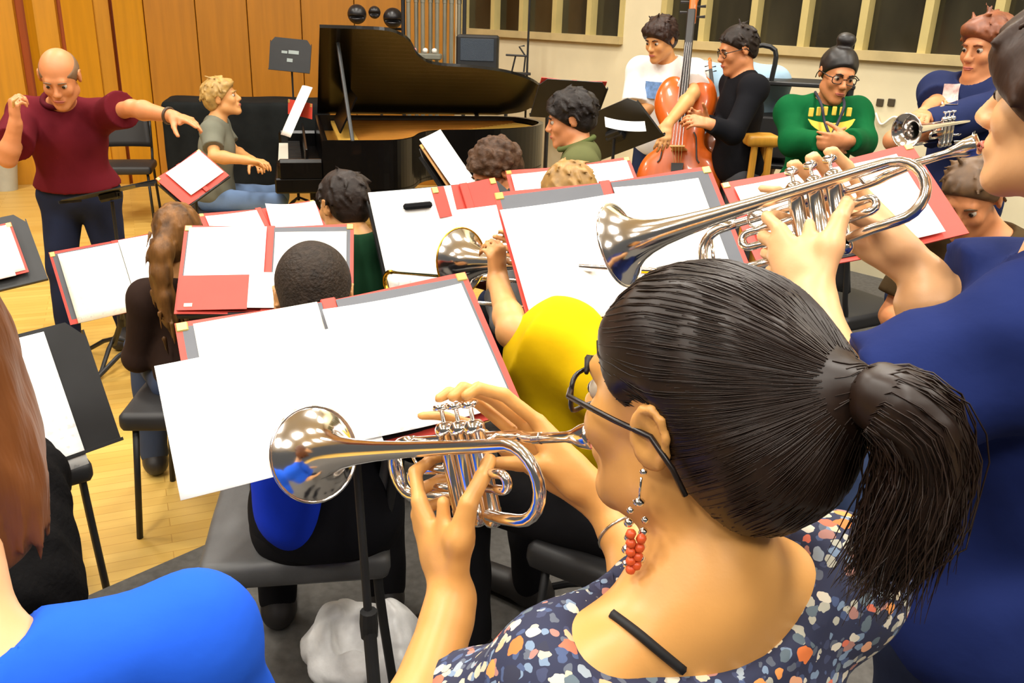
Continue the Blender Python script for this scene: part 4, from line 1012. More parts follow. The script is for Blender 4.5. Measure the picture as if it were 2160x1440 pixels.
# stand behind the second folder
c, R = stand_of('behind', 'black music stand in front of the person in the olive hoodie', .51, .32, dw=.48)
folder('red folder in front of the person in the olive hoodie', c, R, .51, .32, pocket=False)
sheet('white sheet on the left of the hoodie wearer\'s folder', c, R, -.123, -.013, .23, .28, .018, 0, .003); sheet('white sheet on the right of the hoodie wearer\'s folder', c, R, .128, -.009, .22, .29, .018, 0, .003)
# small folder near the pianist, skewed on its stand
R = desk_rot(152, 44, 35.4); c = V(-1.99, 5.36, .79)
music_stand('black music stand with a skewed folder beside the pianist', c - R[:, 2] * .012, R, 0, .36, .26, base_rot=.3)
folder('skewed red folder on the stand beside the pianist', c, R, .35, .25, pocket=False)
sheet('white sheet on the skewed folder beside the pianist', c, R, .03, .012, .27, .205, .018, 0, .002)
# stand at the far left, and the near one of the person in blue
R = desk_rot(152, 40, 10); c = P(-70, 548, 3.6)
music_stand('black music stand at the left edge below the conductor', c - R[:, 2] * .012, R, 0)
folder('red folder with cream margin at the left edge below the conductor', c, R, .40, .24, pocket=False)
sheet('cream sheet on the folder at the left edge', c, R, .07, 0, .24, .22, .016, 0, 0, page2_m); sheet('white sheet on the folder at the left edge', c, R, .025, -.01, .25, .23, .018, 0, 0)
R = desk_rot(132, 22, 2); mid = P(213, 800, 2.35); c = mid - R[:, 0] * .28
music_stand('black music stand nearest the left edge, in front of the person in blue', c, R, 0, .56, .34)
sheet('white music sheet on the stand nearest the left edge', c, R, -.08, -.02, .52, .36, .008, 0, .002)
# conductor's flat desk
vv = V(0, -1, .2); nn = nrm(V(-.24, .15, .96)); vv = nrm(vv - nn * (vv @ nn)); R = np.stack([np.cross(vv, nn), vv, nn], 1); music_stand('black music stand lying almost flat before the conductor', P(226, 404, 4.22), R, 0, .38, .28)
# stands of the bass players, seen from behind
R1 = desk_rot(-10, 40, 3); c1 = P(1200, 210, 4.75); music_stand('black music stand with a red folder left of the double bass, seen from behind', c1, R1, 0, .38, .28)
folder('dark red folder on the stand left of the double bass', c1, R1, .36, .27, pocket=False)
R2 = desk_rot(20, 35, -30); c2 = P(1296, 274, 4.5); music_stand('black tilted music stand in front of the double bass', c2, R2, 0, .44, .28)
sheet('white sheet under the tilted stand in front of the double bass', P(1318, 266, 4.30), desk_rot(170, 65, -10), 0, 0, .20, .10, 0, 0, .01)
# single stand with loose sheets seen edge-on
R = desk_rot(99, 36, 0); c = P(948, 356, 3.9); music_stand('black music stand seen edge-on before the piano', c - R[:, 2] * .012, R, 0, .40, .28)
sheet('white sheet seen nearly edge-on before the piano', c, R, 0, .02, .36, .30, .006, 0, .01); folder('tan folder seen edge-on before the piano', c - R[:, 2] * .006, R, .39, .30, pocket=False, cover=mat('tan card', (196, 150, 96), .7))
# black stand with taped notices behind the piano
R = desk_rot(178, 12, -4); c = P(612, 116, 7.7); T = music_stand('black music stand with pale stickers behind the piano', c, R, 0, .36, .28)
b = MB(); o_ = V(T.location)
for (x, y, w_, h_) in ((-.05, .02, .05, .022), (.03, .025, .09, .03), (.0, -.045, .05, .03)): b.box(c + R @ V(x, y, .003) - o_, (w_, h_, .002), R)
b.build('sticker', mat('pale grey sticker', (150, 160, 158), .6), T)

# ------------------------------------------------------------------ grand piano
pd = nrm(V(.969, .247, 0)); pO = V(-1.56, 5.66, 0); PM = np.stack([pd, V(-pd[1], pd[0], 0), V(0, 0, 1)], 1)
T = thing('grand_piano', 'black grand piano with its lid propped open and gold inside', 'piano', pO, PM)
pb_m = mat('polished black lacquer', (8, 7, 7), .24, var=.2, spec=.3, coat=.12)
def outline(off=0., x0=.0):
    """case outline: straight treble side, bentside, round tail, straight bass side"""
    p = [(x0, off), (.55, off)] + [(q[0], q[1]) for q in spline([V(.55, off, 0), V(.76, .02 + off, 0), V(.90, .15 + off, 0), V(1.00, .40 + off, 0), V(1.14, .53 + off, 0), V(1.42, .57 + off, 0), V(1.72, .66 + off, 0), V(1.96 - off, .84, 0), V(2.08 - off, 1.10, 0), V(2.0 - off, 1.40 - off, 0), V(1.8, 1.5 - off, 0)], 6)[1:]]
    return p + [(x0, 1.5 - off)]
def ringwall(b, o, i, z0, z1):
    n = len(o); vs = [V(*q, z) for z in (z0, z1) for q in o] + [V(*q, z) for z in (z0, z1) for q in i]; fs = []
    for k in range(n):
        j = (k + 1) % n
        fs += [(k, j, n + j, n + k), (2 * n + j, 2 * n + k, 3 * n + k, 3 * n + j), (n + k, n + j, 3 * n + j, 3 * n + k), (j, k, 2 * n + k, 2 * n + j)]
    b.add(vs, fs)
b = MB(); ringwall(b, outline(0, .30), outline(.035, .335), .66, .99); b.prism(outline(.0, .30), .03, (0, 0, .64)); b.build('case', pb_m, T)
b = MB(); b.prism(outline(.04, .36), .01, (0, 0, .86)); b.build('soundboard', mat('spruce soundboard', (206, 150, 60), .4, var=.15, nscale=3, stretch=(1, 12, 1)), T)
b = MB()
b.prism([(q[0], q[1]) for q in outline(.06, .42)], .02, (0, 0, .93)); b.build('plate', mat('gold iron plate', (236, 186, 84), .45, metal=.15, var=.1), T)
b = MB()
for k in range(34): b.tube([V(.55, .15 + .037 * k, .962), V(min(1.9, .7 + .04 * k), .15 + .037 * k + .01 * k / 34, .962)], .0018, 4)
b.build('strings', mat('copper strings', (190, 130, 70), .3, metal=1), T)['kind'] = 'stuff'
b = MB(); b.box((.15, .75, .70), (.32, 1.5, .10), None, .01); b.build('keybed', pb_m, T)
for yy in (.03, 1.47): b = MB(); b.box((.16, yy, .80), (.30, .06, .14), None, .02); b.build('cheek', pb_m, T)
b = MB(); b.box((.09, .75, .765), (.16, 1.36, .022)); b.build('white_keys', mat('ivory keys', (236, 230, 214), .3, var=.03), T)
b = MB()
for k in range(51):
    if k % 7 not in (2, 6): b.box((.125, .09 + .0262 * (k + 1), .785), (.09, .011, .014))
b.build('black_keys', black_m, T)
b = MB(); b.box((.20, .75, .85), (.018, 1.4, .16), None, .004); b.build('fallboard', pb_m, T)
la = rad(26.5); hinge = V(0, 1.5, 1.0); LM = np.stack([V(1, 0, 0), V(0, math.cos(la), -math.sin(la)), V(0, math.sin(la), math.cos(la))], 1)
b = MB(); b.prism([(q[0], q[1] - 1.5) for q in outline(-.01, .32)], .022, hinge, LM); b.build('lid', pb_m, T)
pe = hinge + LM @ V(.44, -1.30, 0); b = MB(); b.tube([V(.50, .06, .97), pe], .013, 8); b.build('lid_prop', mat('grey black lacquer', (52, 56, 60), .3), T)
b = MB(); b.sheet(lambda u, v: V(.44 + .12 * v, .35 + .8 * u, .99 + .24 * v), 4, 2, .012); b.build('music_desk', pb_m, T)
for (x, y) in ((.42, .14), (.42, 1.36), (1.72, 1.05)):
    b = MB(); b.lathe([(.035, 0), (.04, .03), (.035, .08), (.055, .30), (.075, .50), (.085, .64)], (x, y, 0), None, 16); b.lathe([(.03, 0.), (.03, .05)], (x, y, 0), np.array([[1, 0, 0], [0, 0, 1], [0, -1, 0.]]), 12); b.build('leg', pb_m, T, angle=40)
b = MB(); b.box((.50, .75, .40), (.05, .16, .50), None, .01); b.box((.48, .75, .12), (.10, .22, .08), None, .01); b.build('pedal_lyre', pb_m, T)
for k in (-1, 0, 1): b = MB(); b.box((.38, .75 + k * .06, .085), (.14, .02, .012), None, .004); b.build('pedal', gold_m, T)
q = pO + PM @ V(.50, .55, 1.14); Rm = np.stack([PM[:, 1] * -1, nrm(PM @ V(.45, 0, .9)), nrm(np.cross(PM[:, 1] * -1, PM @ V(.45, 0, .9)))], 1)
folder('red folder on the music desk of the grand piano', P(636, 230, 5.95), frame(x=-PM[:, 1] + PM[:, 0] * .5, y=V(.1, 0, 1)), .34, .10, pocket=False)
sheet('white sheet standing crosswise on the piano music desk', P(622, 233, 5.85), frame(x=nrm(PM[:, 1] * .8 - PM[:, 0] * .35), y=nrm(PM @ V(.62, 0, 1.))), 0, 0, .16, .36, 0, 0, .01)
T = thing('piano_bench', 'black padded bench under the pianist', 'bench', pO + PM @ V(-.42, .55, 0), PM)
b = MB(); b.box((0, 0, .45), (.36, .75, .07), None, .025); b.build('seat', mat('black padded vinyl', (34, 33, 34), .55), T)
for x in (-.14, .14):
    for y in (-.32, .32): b = MB(); b.lathe([(.018, 0), (.026, .42)], (x, y, 0), None, 10); b.build('leg', pb_m, T)
# covered piano along the back wall
c0_, c1_ = P(345, 300, 7.0), P(700, 300, 7.3); a = nrm((c1_ - c0_) * V(1, 1, 0)); QM = np.stack([a, V(-a[1], a[0], 0), V(0, 0, 1)], 1)
T = thing('covered_piano', 'second piano under a dull black quilted cover along the wood wall', 'piano', V(c0_[0], c0_[1], 0), QM)
ln = np.linalg.norm((c1_ - c0_)[:2]); ztop = P(345, 212, 7.0)[2]
S = SDF(); S.box((ln / 2, .30, ztop / 2 + .17), (ln / 2 - .04, .26, ztop / 2 - .21), None, .04, k=.01); S.noise(.006, 14); S.build('cover', mat('black quilted cloth', (24, 26, 26), .85, var=.3, bump=.3, bscale=14), T, .03)
for x in (.15, ln - .15):
    for y in (.1, .5): b = MB(); b.lathe([(.03, 0), (.045, .26)], (x, y, 0), None, 10); b.build('leg', black_m, T)

# ------------------------------------------------------------------ percussion and stands along the back
cc = P(915, 60, 7.75); T = thing('tubular_bells', 'grey steel tubular bells in a tall frame behind the piano', 'tubular bells', (cc[0], cc[1], 0))
for sx in (-.27, .27): b = MB(); b.tube([V(sx, 0, .05), V(sx, 0, 1.98)], .018, 10); b.build('post', black_m, T)
b = MB(); b.box((0, 0, 1.93), (.58, .05, .05), None, .01); b.build('top_rail', black_m, T)
for sx in (-.27, .27): b = MB(); b.box((sx, 0, .04), (.06, .55, .06), None, .02); b.build('foot', black_m, T)
tube_m = mat('satin steel tube', (168, 166, 150), .35, metal=.8, var=.1)
for k in range(8):
    b = MB(); x = -.22 + .063 * k; b.lathe([(.019, .62 + .07 * k), (.019, 1.86), (.022, 1.862), (.022, 1.90), (.0001, 1.902)], (x, (.02 if k % 2 else -.03), 0), None, 12); b.build('bell_tube', tube_m, T)
b = MB(); b.box((-.10, -.12, 1.42), (.36, .14, .05), None, .01); b.build('mallet_tray', mat('grey tray', (112, 112, 100), .6), T)
for k, (x, col) in enumerate(((-.16, 'mallet pink'), (-.06, 'mallet white'), (.02, 'mallet white'))): b = MB(); b.lathe([(.0001, -.022), (.018, -.016), (.024, 0), (.018, .016), (.0001, .022)], (x, -.15, 1.47), None, 10); b.build('mallet_head', mat(col, (230, 150, 150) if 'pink' in col else (235, 230, 220), .8), T, True)
cc = P(790, 30, 7.9); T = thing('temple_blocks', 'three round black temple blocks on a rack behind the piano', 'temple blocks', (cc[0], cc[1], 0))
b = MB(); b.tube([V(.04, .05, 0), V(.04, .05, cc[2] - .12)], .014, 8); b.tube([V(-.24, .05, cc[2] - .12), V(.24, .05, cc[2] - .12)], .012, 8); b.tube([V(-.2, -.15, .02), V(.04, .05, .25), V(.28, -.15, .02)], .012, 8); b.build('rack', black_m, T)
for px, py, r_ in ((753, 30, .085), (790, 26, .055), (829, 38, .088)):
    p = P(px, py, 7.85) - V(cc[0], cc[1], 0); S = SDF(); S.ell(p, (r_, r_ * .9, r_), k=.01); S.box(p + V(0, -r_ * .8, -r_ * .25), (r_ * .9, r_ * .5, .008), None, .002, k=.004, op='s'); S.build('block', mat('black lacquered wood', (30, 28, 30), .35), T, .012)
cc = P(1008, 120, 7.2); T = thing('speaker_cabinet', 'black speaker cabinet on a stand behind the piano', 'speaker', (cc[0], cc[1], 0))
b = MB(); b.box((0, 0, cc[2] - .02), (.34, .30, .38), None, .015); b.build('cabinet', black_m, T)
b = MB(); b.box((.0, -.152, cc[2] + .06), (.27, .006, .17), None, .004); b.build('grille', mat('blue grey grille', (46, 56, 68), .6, bump=.4, bscale=300), T)
b = MB(); b.tube([V(0, 0, .3), V(0, 0, cc[2] - .2)], .02, 10); b.build('pole', black_m, T)
for k in range(3): b = MB(); a = 2 * PI * k / 3 + .5; b.tube([V(0, 0, .55), V(.38 * math.cos(a), .38 * math.sin(a), .01)], .012, 8); b.build('leg', black_m, T)
cc = P(1114, 90, 8.0); T = thing('microphone_stand', 'tall black microphone stand in front of the cream wall', 'microphone stand', (cc[0], cc[1], 0))
b = MB(); b.tube([V(0, 0, .02), V(0, 0, 2.25)], .010, 8); b.build('pole', black_m, T)
b = MB(); zz = P(1090, 118, 8.0)[2]; b.tube([V(.0, 0, zz), V(-.20, -.02, zz + .005)], .009, 8); b.tube([V(-.11, 0, zz), V(-.14, 0, zz - .14)], .008, 8); b.tube([V(-.03, 0, zz - .14), V(-.02, 0, zz), V(-.08, 0, zz + .08), V(-.03, 0, zz + .09)], .008, 8); b.build('clamp_arm', black_m, T)
b = MB(); b.lathe([(.16, 0), (.16, .02), (.03, .035)], (0, 0, 0), None, 20); b.build('base', black_m, T)
b = MB(); b.box((-.06, 0, P(1110, 157, 8.0)[2]), (.19, .12, .02), None, .004); b.build('tray', black_m, T)
cc = P(1112, 214, 7.95); T = thing('percussion_table', 'black table with boxes to the right of the piano lid', 'table', (cc[0], cc[1], 0))
b = MB(); b.box((0, 0, cc[2] - .02), (.46, .4, .04), None, .01); b.build('table_top', black_m, T)
for sx in (-.19, .19):
    for sy in (-.16, .16): b = MB(); b.tube([V(sx, sy, 0), V(sx, sy, cc[2] - .04)], .014, 8); b.build('leg', black_m, T)
tag(MB().box(V(cc) + V(-.03, .05, .085), (.17, .14, .17), np.array(Matrix.Rotation(.3, 3, 'Z')), .004).build('cardboard_box', mat('peach cardboard', (214, 158, 116), .8)), 'peach cardboard box on the table right of the piano lid', 'box')
tag(MB().box(V(cc) + V(.05, -.10, .022), (.26, .16, .044), np.array(Matrix.Rotation(-.2, 3, 'Z')), .004).build('paper_stack', mat('white paper pile', (238, 226, 196), .8)), 'stack of white paper on the table right of the piano lid', 'paper')
# amplifier and equipment rack near the bass players
cc = P(1290, 300, 5.2); T = thing('bass_amplifier', 'black amplifier on the floor left of the double bass', 'amplifier', (cc[0], cc[1], 0))
b = MB(); b.box((0, 0, .45), (.62, .36, .90), None, .02); b.build('cabinet', black_m, T); b = MB(); b.box((0, -.183, .38), (.54, .008, .62)); b.build('grille', mat('charcoal grille', (40, 40, 40), .7, bump=.4, bscale=250), T)
b = MB(); b.box((0, -.183, .80), (.54, .01, .10)); b.build('control_panel', mat('dark panel', (60, 58, 54), .4), T)
cc = P(1680, 230, 5.25); T = thing('equipment_rack', 'black wheeled equipment rack between the man in black and the woman in green', 'rack', (cc[0], cc[1], 0)); T.rotation_euler = (0, 0, -.3)
ztop = P(1680, 165, 5.25)[2]
for sx in (-.28, .28):
    for sy in (-.2, .2): b = MB(); b.tube([V(sx, sy, .06), V(sx, sy, ztop)], .016, 8); b.build('post', black_m, T)
for k, z in enumerate((.15, .6, 1.0, ztop - .02)): b = MB(); b.box((0, 0, z), (.60, .44, .025), None, .006); b.build('shelf', black_m, T)
for k, z in enumerate((.30, .76, 1.16)): b = MB(); b.box((.0, .0, z), (.50, .36, .24), None, .01); b.build('case', mat('dark equipment case', (44, 42, 42), .5), T)
b = MB(); hz = ztop; b.tube(spline([V(-.30, -.2, hz - .05), V(-.30, -.2, hz + .16), V(-.16, -.2, hz + .16), V(-.16, -.2, hz - .02)], 4), .014, 8); b.build('push_handle', black_m, T)
# wooden high chair behind the man in black
cc = P(1591, 287, 4.75); T = thing('wooden_stool', 'honey wood high stool right of the man in the black sweater', 'stool', (cc[0], cc[1], 0)); hw = mat('honey wood', (214, 152, 52), .4, var=.15, nscale=4, stretch=(6, 6, .6))
S = SDF(); S.box((.05, .06, cc[2] - .025), (.07, .07, .012), None, .02, k=.01); S.build('seat', hw, T, .012)
for sx in (-.01, .11):
    for sy in (-.0, .12): b = MB(); b.tube([V(sx + (.02 if sx < .1 else -.02), sy, cc[2] - .03), V(sx, sy, 0)], .019, 10); b.build('leg', hw, T)
for z in (.35, .6): b = MB(); b.tube([V(-.01, .0, z), V(.11, .0, z)], .012, 8); b.build('rung', hw, T)

# ------------------------------------------------------------------ double bass and cello
def bass(label, name, cat, low, top, face, h, m, ebony=None):
    """low = lowest body point, top = scroll; face = direction the belly faces; h = overall length"""
    low, top = V(low), V(top); y = nrm(top - low); x = nrm(np.cross(y, face)); z = np.cross(x, y); R = np.stack([x, y, z], 1); k = np.linalg.norm(top - low) / 1.80
    T = thing(name, label, cat, low, R); S = SDF()
    for g in (-1, 1):
        S.ell(V(g * .13, .26, 0) * k, V(.19, .25, .095) * k, k=.06 * k); S.ell(V(g * .10, .86, 0) * k, V(.135, .20, .085) * k, k=.06 * k)
    S.ell(V(0, .55, 0) * k, V(.17, .42, .09) * k, k=.06 * k)
    for g in (-1, 1): S.ell(V(g * .285, .585, 0) * k, V(.105, .115, .2) * k, k=.04 * k, op='s')
    S.plane(V(0, 0, .085) * k, V(0, 0, 1), .02); S.plane(V(0, 0, -.085) * k, V(0, 0, -1), .02)
    S.build('body', m, T, .014 * k)
    eb = mat('ebony', (34, 30, 28), .4)
    b = MB(); b.box(V(0, 1.22, .075) * k, V(.045, .50, .05) * k, None, .01 * k); b.build('neck', m, T)
    b = MB(); b.box(V(0, 1.10, .115) * k, V(.062, .86, .024) * k, None, .008 * k); b.build('fingerboard', eb, T)
    b = MB(); b.box(V(0, 1.56, .06) * k, V(.055, .24, .06) * k, None, .012 * k); b.tube([V(0, 1.68 + .055 * math.cos(a) * (1 - a / 16), .03 - .055 * math.sin(a) * (1 - a / 16)) * k for a in np.linspace(0, 9, 26)], list(np.linspace(.03, .016, 26) * k), 8)
    sc = b.build('scroll', m, T, angle=40)
    for j in range(4): b = MB(); g = -1 if j % 2 else 1; b.tube([V(g * .03, 1.49 + .04 * j, .06) * k, V(g * .095, 1.49 + .04 * j, .06) * k], [.006 * k, .012 * k], 8); b.build('tuning_peg', eb, sc)
    b = MB(); b.prism([(-.06 * k, 0), (.06 * k, 0), (.045 * k, .05 * k), (.055 * k, .11 * k), (-.055 * k, .11 * k), (-.045 * k, .05 * k)], .012 * k, V(0, .47, .085) * k, np.array([[1, 0, 0], [0, 0, -1], [0, 1, 0.]])); b.build('bridge', mat('pale maple', (222, 180, 110), .5), T)
    b = MB(); b.prism([(-.03 * k, .10 * k), (.03 * k, .10 * k), (.045 * k, .36 * k), (-.045 * k, .36 * k)], .015 * k, V(0, 0, .10) * k); b.build('tailpiece', eb, T)
    for g in (-1, 1): b = MB(); b.tube(spline([V(g * .095, .60, .088) * k, V(g * .115, .56, .088) * k, V(g * .125, .48, .088) * k, V(g * .135, .40, .088) * k, V(g * .155, .37, .088) * k], 4), .006 * k, 6); b.build('f_hole', eb, T)
    for j in range(4): b = MB(); g = (j - 1.5) * .012; b.tube([V(g * 1.5, .36, .12) * k, V(g * 2, .47, .195) * k, V(g, 1.50, .105) * k], .0022 * k, 5); b.build('string', chrome_m, T)
    b = MB(); b.tube([V(0, 0.02, 0) * k, V(0, -.12, 0) * k], .008 * k, 8); b.build('endpin', chrome_m, T)
    return T
varn = mat('orange varnished spruce', (206, 92, 22), .28, var=.18, nscale=2.5, stretch=(8, .5, 8), coat=.4)
bass('orange double bass held by the young man in the white T-shirt', 'double_bass', 'double bass', P(1424, 452, 5.12), P(1470, -40, 5.2), nrm(V(-.35, -1, .15)), 1.8, varn)
bass('brown cello behind the man in the black sweater', 'cello', 'cello', P(1524, 330, 5.15), P(1496, 118, 5.2), nrm(V(-.3, -1, .1)), 1.2, mat('brown varnished spruce', (196, 104, 26), .3, var=.18, nscale=2.5, stretch=(8, .5, 8), coat=.4))

# ------------------------------------------------------------------ chairs and small things
def at_floor(px, py, z): return PZ(px, py, z)
bc = PZ(266, 352, .46); chair('empty black chair by the wood wall behind the conductor', (bc[0], bc[1], 0), 165)
cf = PZ(215, 1213, 0); chair('black chair under the dark coat at the left', (cf[0] - .22, cf[1] - .10, 0), -40)
cz = P(70, 1140, 1.75); T = thing('black_coat', 'black coat heaped over the chair at the left edge', 'coat', (cf[0] - .22, cf[1] - .12, .46)); S = SDF(); off = V(cf[0] - .22, cf[1] - .12, .46)
tag(T, 'black coat heaped over the chair at the left edge', 'coat')
S.cap(P(10, 1040, 1.95), P(30, 1250, 1.85), .12, .14, k=.06); S.cap(P(-90, 1050, 1.85), P(-60, 1260, 1.8), .14, .16, k=.06); S.cap(P(20, 1000, 2.0), V(cf[0] - .22, cf[1] - .10, .56), .09, .13, k=.08)
S.cap(P(66, 1010, 1.95), P(92, 1150, 1.90), .055, .05, k=.03); S.cap(P(92, 1150, 1.90), P(84, 1300, 1.86), .05, .058, k=.015); S.cap(P(-30, 985, 1.95), P(60, 985, 1.98), .035, .03, k=.03); S.cap(P(20, 1000, 1.82), P(40, 1270, 1.74), .03, .02, k=.03)
S.noise(.010, 62, dirs=[(1, .4, .12), (-.5, 1, .10), (.8, -.7, .2)]); S.noise(.004, 26)
S.build('cloth', mat('black woollen cloth', (16, 15, 16), .9, var=.3, bump=.3, bscale=80), T, .014, off)
b = MB(); p = PZ(770, 1400, RZ); T = thing('plastic_bag', 'crumpled pale plastic bag on the grey floor under the music stand', 'bag', p); S = SDF()
S.ell((0, -.02, .07), (.16, .14, .09), k=.05); S.ell((.07, .0, .12), (.08, .07, .06), k=.05); S.ell((-.08, .02, .11), (.06, .07, .06), k=.05); S.ell((-.02, -.05, .15), (.06, .06, .07), k=.02, op='s'); S.noise(.016, 40); S.noise(.007, 95); S.plane((0, 0, .002), (0, 0, -1))
S.build('film', mat('translucent white plastic', (236, 234, 232), .35, var=.2, nscale=14, bump=.3, bscale=30), T, .007)
p = PZ(1770, 640, RZ + .47); chair('black chair with loose white sheets beyond the arm of the man in navy', (p[0], p[1], RZ), 60)
tag(MB().box(p + V(0, .0, .012), (.34, .27, .014), np.array(Matrix.Rotation(.4, 3, 'Z')), .003).build('sheet_stack', mat('greyish paper', (214, 208, 196), .8, var=.1)), 'loose greyish sheets lying on the chair beyond the arm of the man in navy', 'paper')
p = PZ(36, 392, 0); T = thing('waste_bin', 'grey tapered waste bin by the wood wall behind the conductor', 'bin', (p[0], p[1] - .2, 0)); b = MB(); b.lathe([(.001, .01), (.105, .0), (.155, .42), (.165, .42), (.16, .44), (.148, .43), (.10, .02), (.001, .018)], (0, 0, 0), None, 24); b.build('bucket', mat('grey plastic', (172, 170, 156), .5), T, angle=40)
# wall outlets and hanging cable on the cream wall
for i, (px, lab) in enumerate(((1857, 'left wall outlet above the hanging cable'), (1881, 'right wall outlet above the hanging cable'))):
    x = wx(px, 216); q = c0 + WM @ V(x, -.006, 0); r = CF + CR * (px - 1080) / FPX + CU * (720 - 216) / FPX; t = ((c0 - CC) @ wn) / (r @ wn); z = (CC + r * t)[2]
    T = thing('wall_outlet', lab, 'outlet', q + V(0, 0, z), WM); MB().box((0, 0, 0), (.05, .012, .05), None, .004).build('plate', mat('dark outlet plate', (70, 60, 44), .4), T)
pts = []
for px, py in ((1850, 238), (1862, 262), (1890, 246), (1915, 262), (1932, 244)):
    r = CF + CR * (px - 1080) / FPX + CU * (720 - py) / FPX; t = ((c0 - CC) @ wn) / (r @ wn); pts.append(CC + r * t + wn * .02)
tag(MB().tube(spline(pts, 6), .008, 6).build('cable', mat('white cable', (235, 230, 215), .5), None, True), 'pale cable looped on the cream wall beside the woman in green', 'cable')
p = PZ(2095, 1412, RZ); T = thing('paper_slip', 'white slip with an orange print on the floor at the lower right', 'paper', p + V(0, 0, .002)); T.rotation_euler = (0, 0, .5); MB().box((0, 0, .001), (.13, .16, .002)).build('slip', cream_m, T); MB().box((.0, .02, .0025), (.06, .05, .001)).build('print', mat('orange print', (226, 110, 60), .6), T)
# ------------------------------------------------------------------ trombone
def trombone(label, mouth, tip, bell_side, L=1.15):
    mouth, tip = V(mouth), V(tip); x = nrm(tip - mouth); y = nrm(np.cross(V(0, 0, 1), x)); z = np.cross(x, y); k = np.linalg.norm(tip - mouth) / L; R = np.stack([x, y, z], 1)
    T = thing('trombone', label, 'trombone', mouth, R); t = lambda *a: V(*a) * k
    b = MB(); b.tube([t(.07, 0, 0), t(1.10, 0, 0)], .0072 * k, 10); b.tube([t(.30, 0, -.085), t(1.10, 0, -.085)], .0072 * k, 10); b.build('slide_tube', silver_m, T, True)
    b = MB(); b.tube([t(1.09, 0, 0)] + [t(1.10 + .042 * math.sin(a), 0, -.0425 + .0425 * math.cos(a)) for a in np.linspace(0, PI, 12)] + [t(1.09, 0, -.085)], .0085 * k, 10); b.build('slide_crook', gold_m, T, True)
    b = MB(); b.tube([t(.30, 0, 0), t(.30, 0, -.085)], .006 * k, 8); b.tube([t(.36, 0, 0), t(.36, 0, -.085)], .006 * k, 8); b.build('slide_brace', silver_m, T, True)
    b = MB(); b.lathe([(.005 * k, 0), (.019 * k, .001), (.019 * k, .01 * k), (.011 * k, .03 * k), (.006 * k, .08 * k)], (0, 0, 0), np.array([[0, 0, 1], [0, 1, 0], [-1, 0, 0.]]), 14); b.build('mouthpiece', silver_m, T, True)
    yo = .09; fl = [(.60, .105), (.596, .100), (.58, .078), (.55, .058), (.51, .044), (.47, .033), (.42, .0245), (.35, .018), (.1, .012), (-.14, .0095)]
    pts = [t(a, yo, .075) for a, _ in fl]; rs = [r_ * k for _, r_ in fl]
    b = MB(); b.tube(pts + [t(-.14 - .06 * math.sin(a), yo, .015 + .06 * math.cos(a)) for a in np.linspace(.2, PI, 10)] + [t(.2, yo, -.045), t(.30, .02, -.085)], rs + [.009 * k] * 12, 28, caps=False); b.build('bell', silver_m, T, True)
    b = MB(); b.tube([t(a - .0004, yo, .075) for a, _ in fl[:7]], [(r_ - .0015) * k for _, r_ in fl[:7]], 28, caps=False); b.build('bell_throat', gold_m, T, True)
    b = MB(); b.tube([t(.60, yo + .105 * math.cos(a), .075 + .105 * math.sin(a)) for a in np.linspace(0, 2 * PI, 36, endpoint=False)], .003 * k, 8, closed=True); b.build('bell_rim', gold_m, T, True)
    return T, lambda *a: mouth + R @ t(*a)

# ------------------------------------------------------------------ people further back
sk_a = mat('tan skin', (210, 150, 92), .5, var=.06, nscale=14); sk_b = mat('ruddy skin', (206, 134, 86), .5, var=.08, nscale=14)
dk = mat('hair dark brown', (34, 23, 17), .55)
def cloth(n, c, **k): return mat(n, c, .85, var=.10, nscale=6, bump=.12, bscale=35)
jeans = cloth('dark blue jeans', (40, 48, 72)); blk = cloth('black trousers', (24, 23, 25))
UPV = V(0, 0, 1)
# conductor
dN = P(128, 214, 4.35)
D, dq = person('bald conductor in a maroon polo shirt with his arm stretched out', dN, 172, 0, 1.06, 'm', lean=10, head=dict(c=P(126, 163, 4.12), az=168, pitch=26, s=1.08), bulk=1.10, shw=.178, torso=.46,
    arms=dict(L=dict(W=P(366, 246, 4.15), E=P(278, 228, 4.25), fw=P(425, 262, 4.1) - P(366, 246, 4.15), pn=-UPV, curls=[(.1, .15, .1), (.2, .3, .2), (.35, .5, .3), (.5, .6, .4)], fore=1.05), R=dict(W=P(33, 262, 3.98), E=P(16, 335, 4.05), fw=UPV + V(.1, 0, 0), pn=V(.5, .6, 0), curls=[(.9, 1.1, .7)] * 4)),
    shirt=dict(mat=cloth('maroon polo knit', (98, 24, 34)), sleeve=.72, e=.018, fold=.006, ff=20, flare=.018, drop=-.06), pants=cloth('dark navy jeans', (34, 40, 62)), skin=sk_b, hair_=dict(style='bald', mat=mat('grey brown hair', (120, 92, 66), .6, nscale=40)), collar=cloth('maroon collar', (80, 18, 28)))
b = MB(); b.tube([P(33, 242, 3.98), P(28, 214, 3.9), P(40, 205, 3.6)], [.010, .006, .002], 8); tag(b.build('baton', mat('pale wood', (226, 190, 140), .5), None, True), 'short wooden baton in the conductor\'s raised hand', 'baton')
b = MB(); W = P(366, 246, 4.15); E = P(278, 228, 4.25); ax = nrm(E - W); F3 = frame(x=ax, y=UPV); b.tube([W + ax * .03 + (F3[:, 1] * math.cos(t) + F3[:, 2] * math.sin(t)) * .036 for t in np.linspace(0, 2 * PI, 20, endpoint=False)], .007, 6, closed=True); b.build('wristwatch', mat('dark watch strap', (70, 50, 30), .5), D, True, off=dq['loc'])
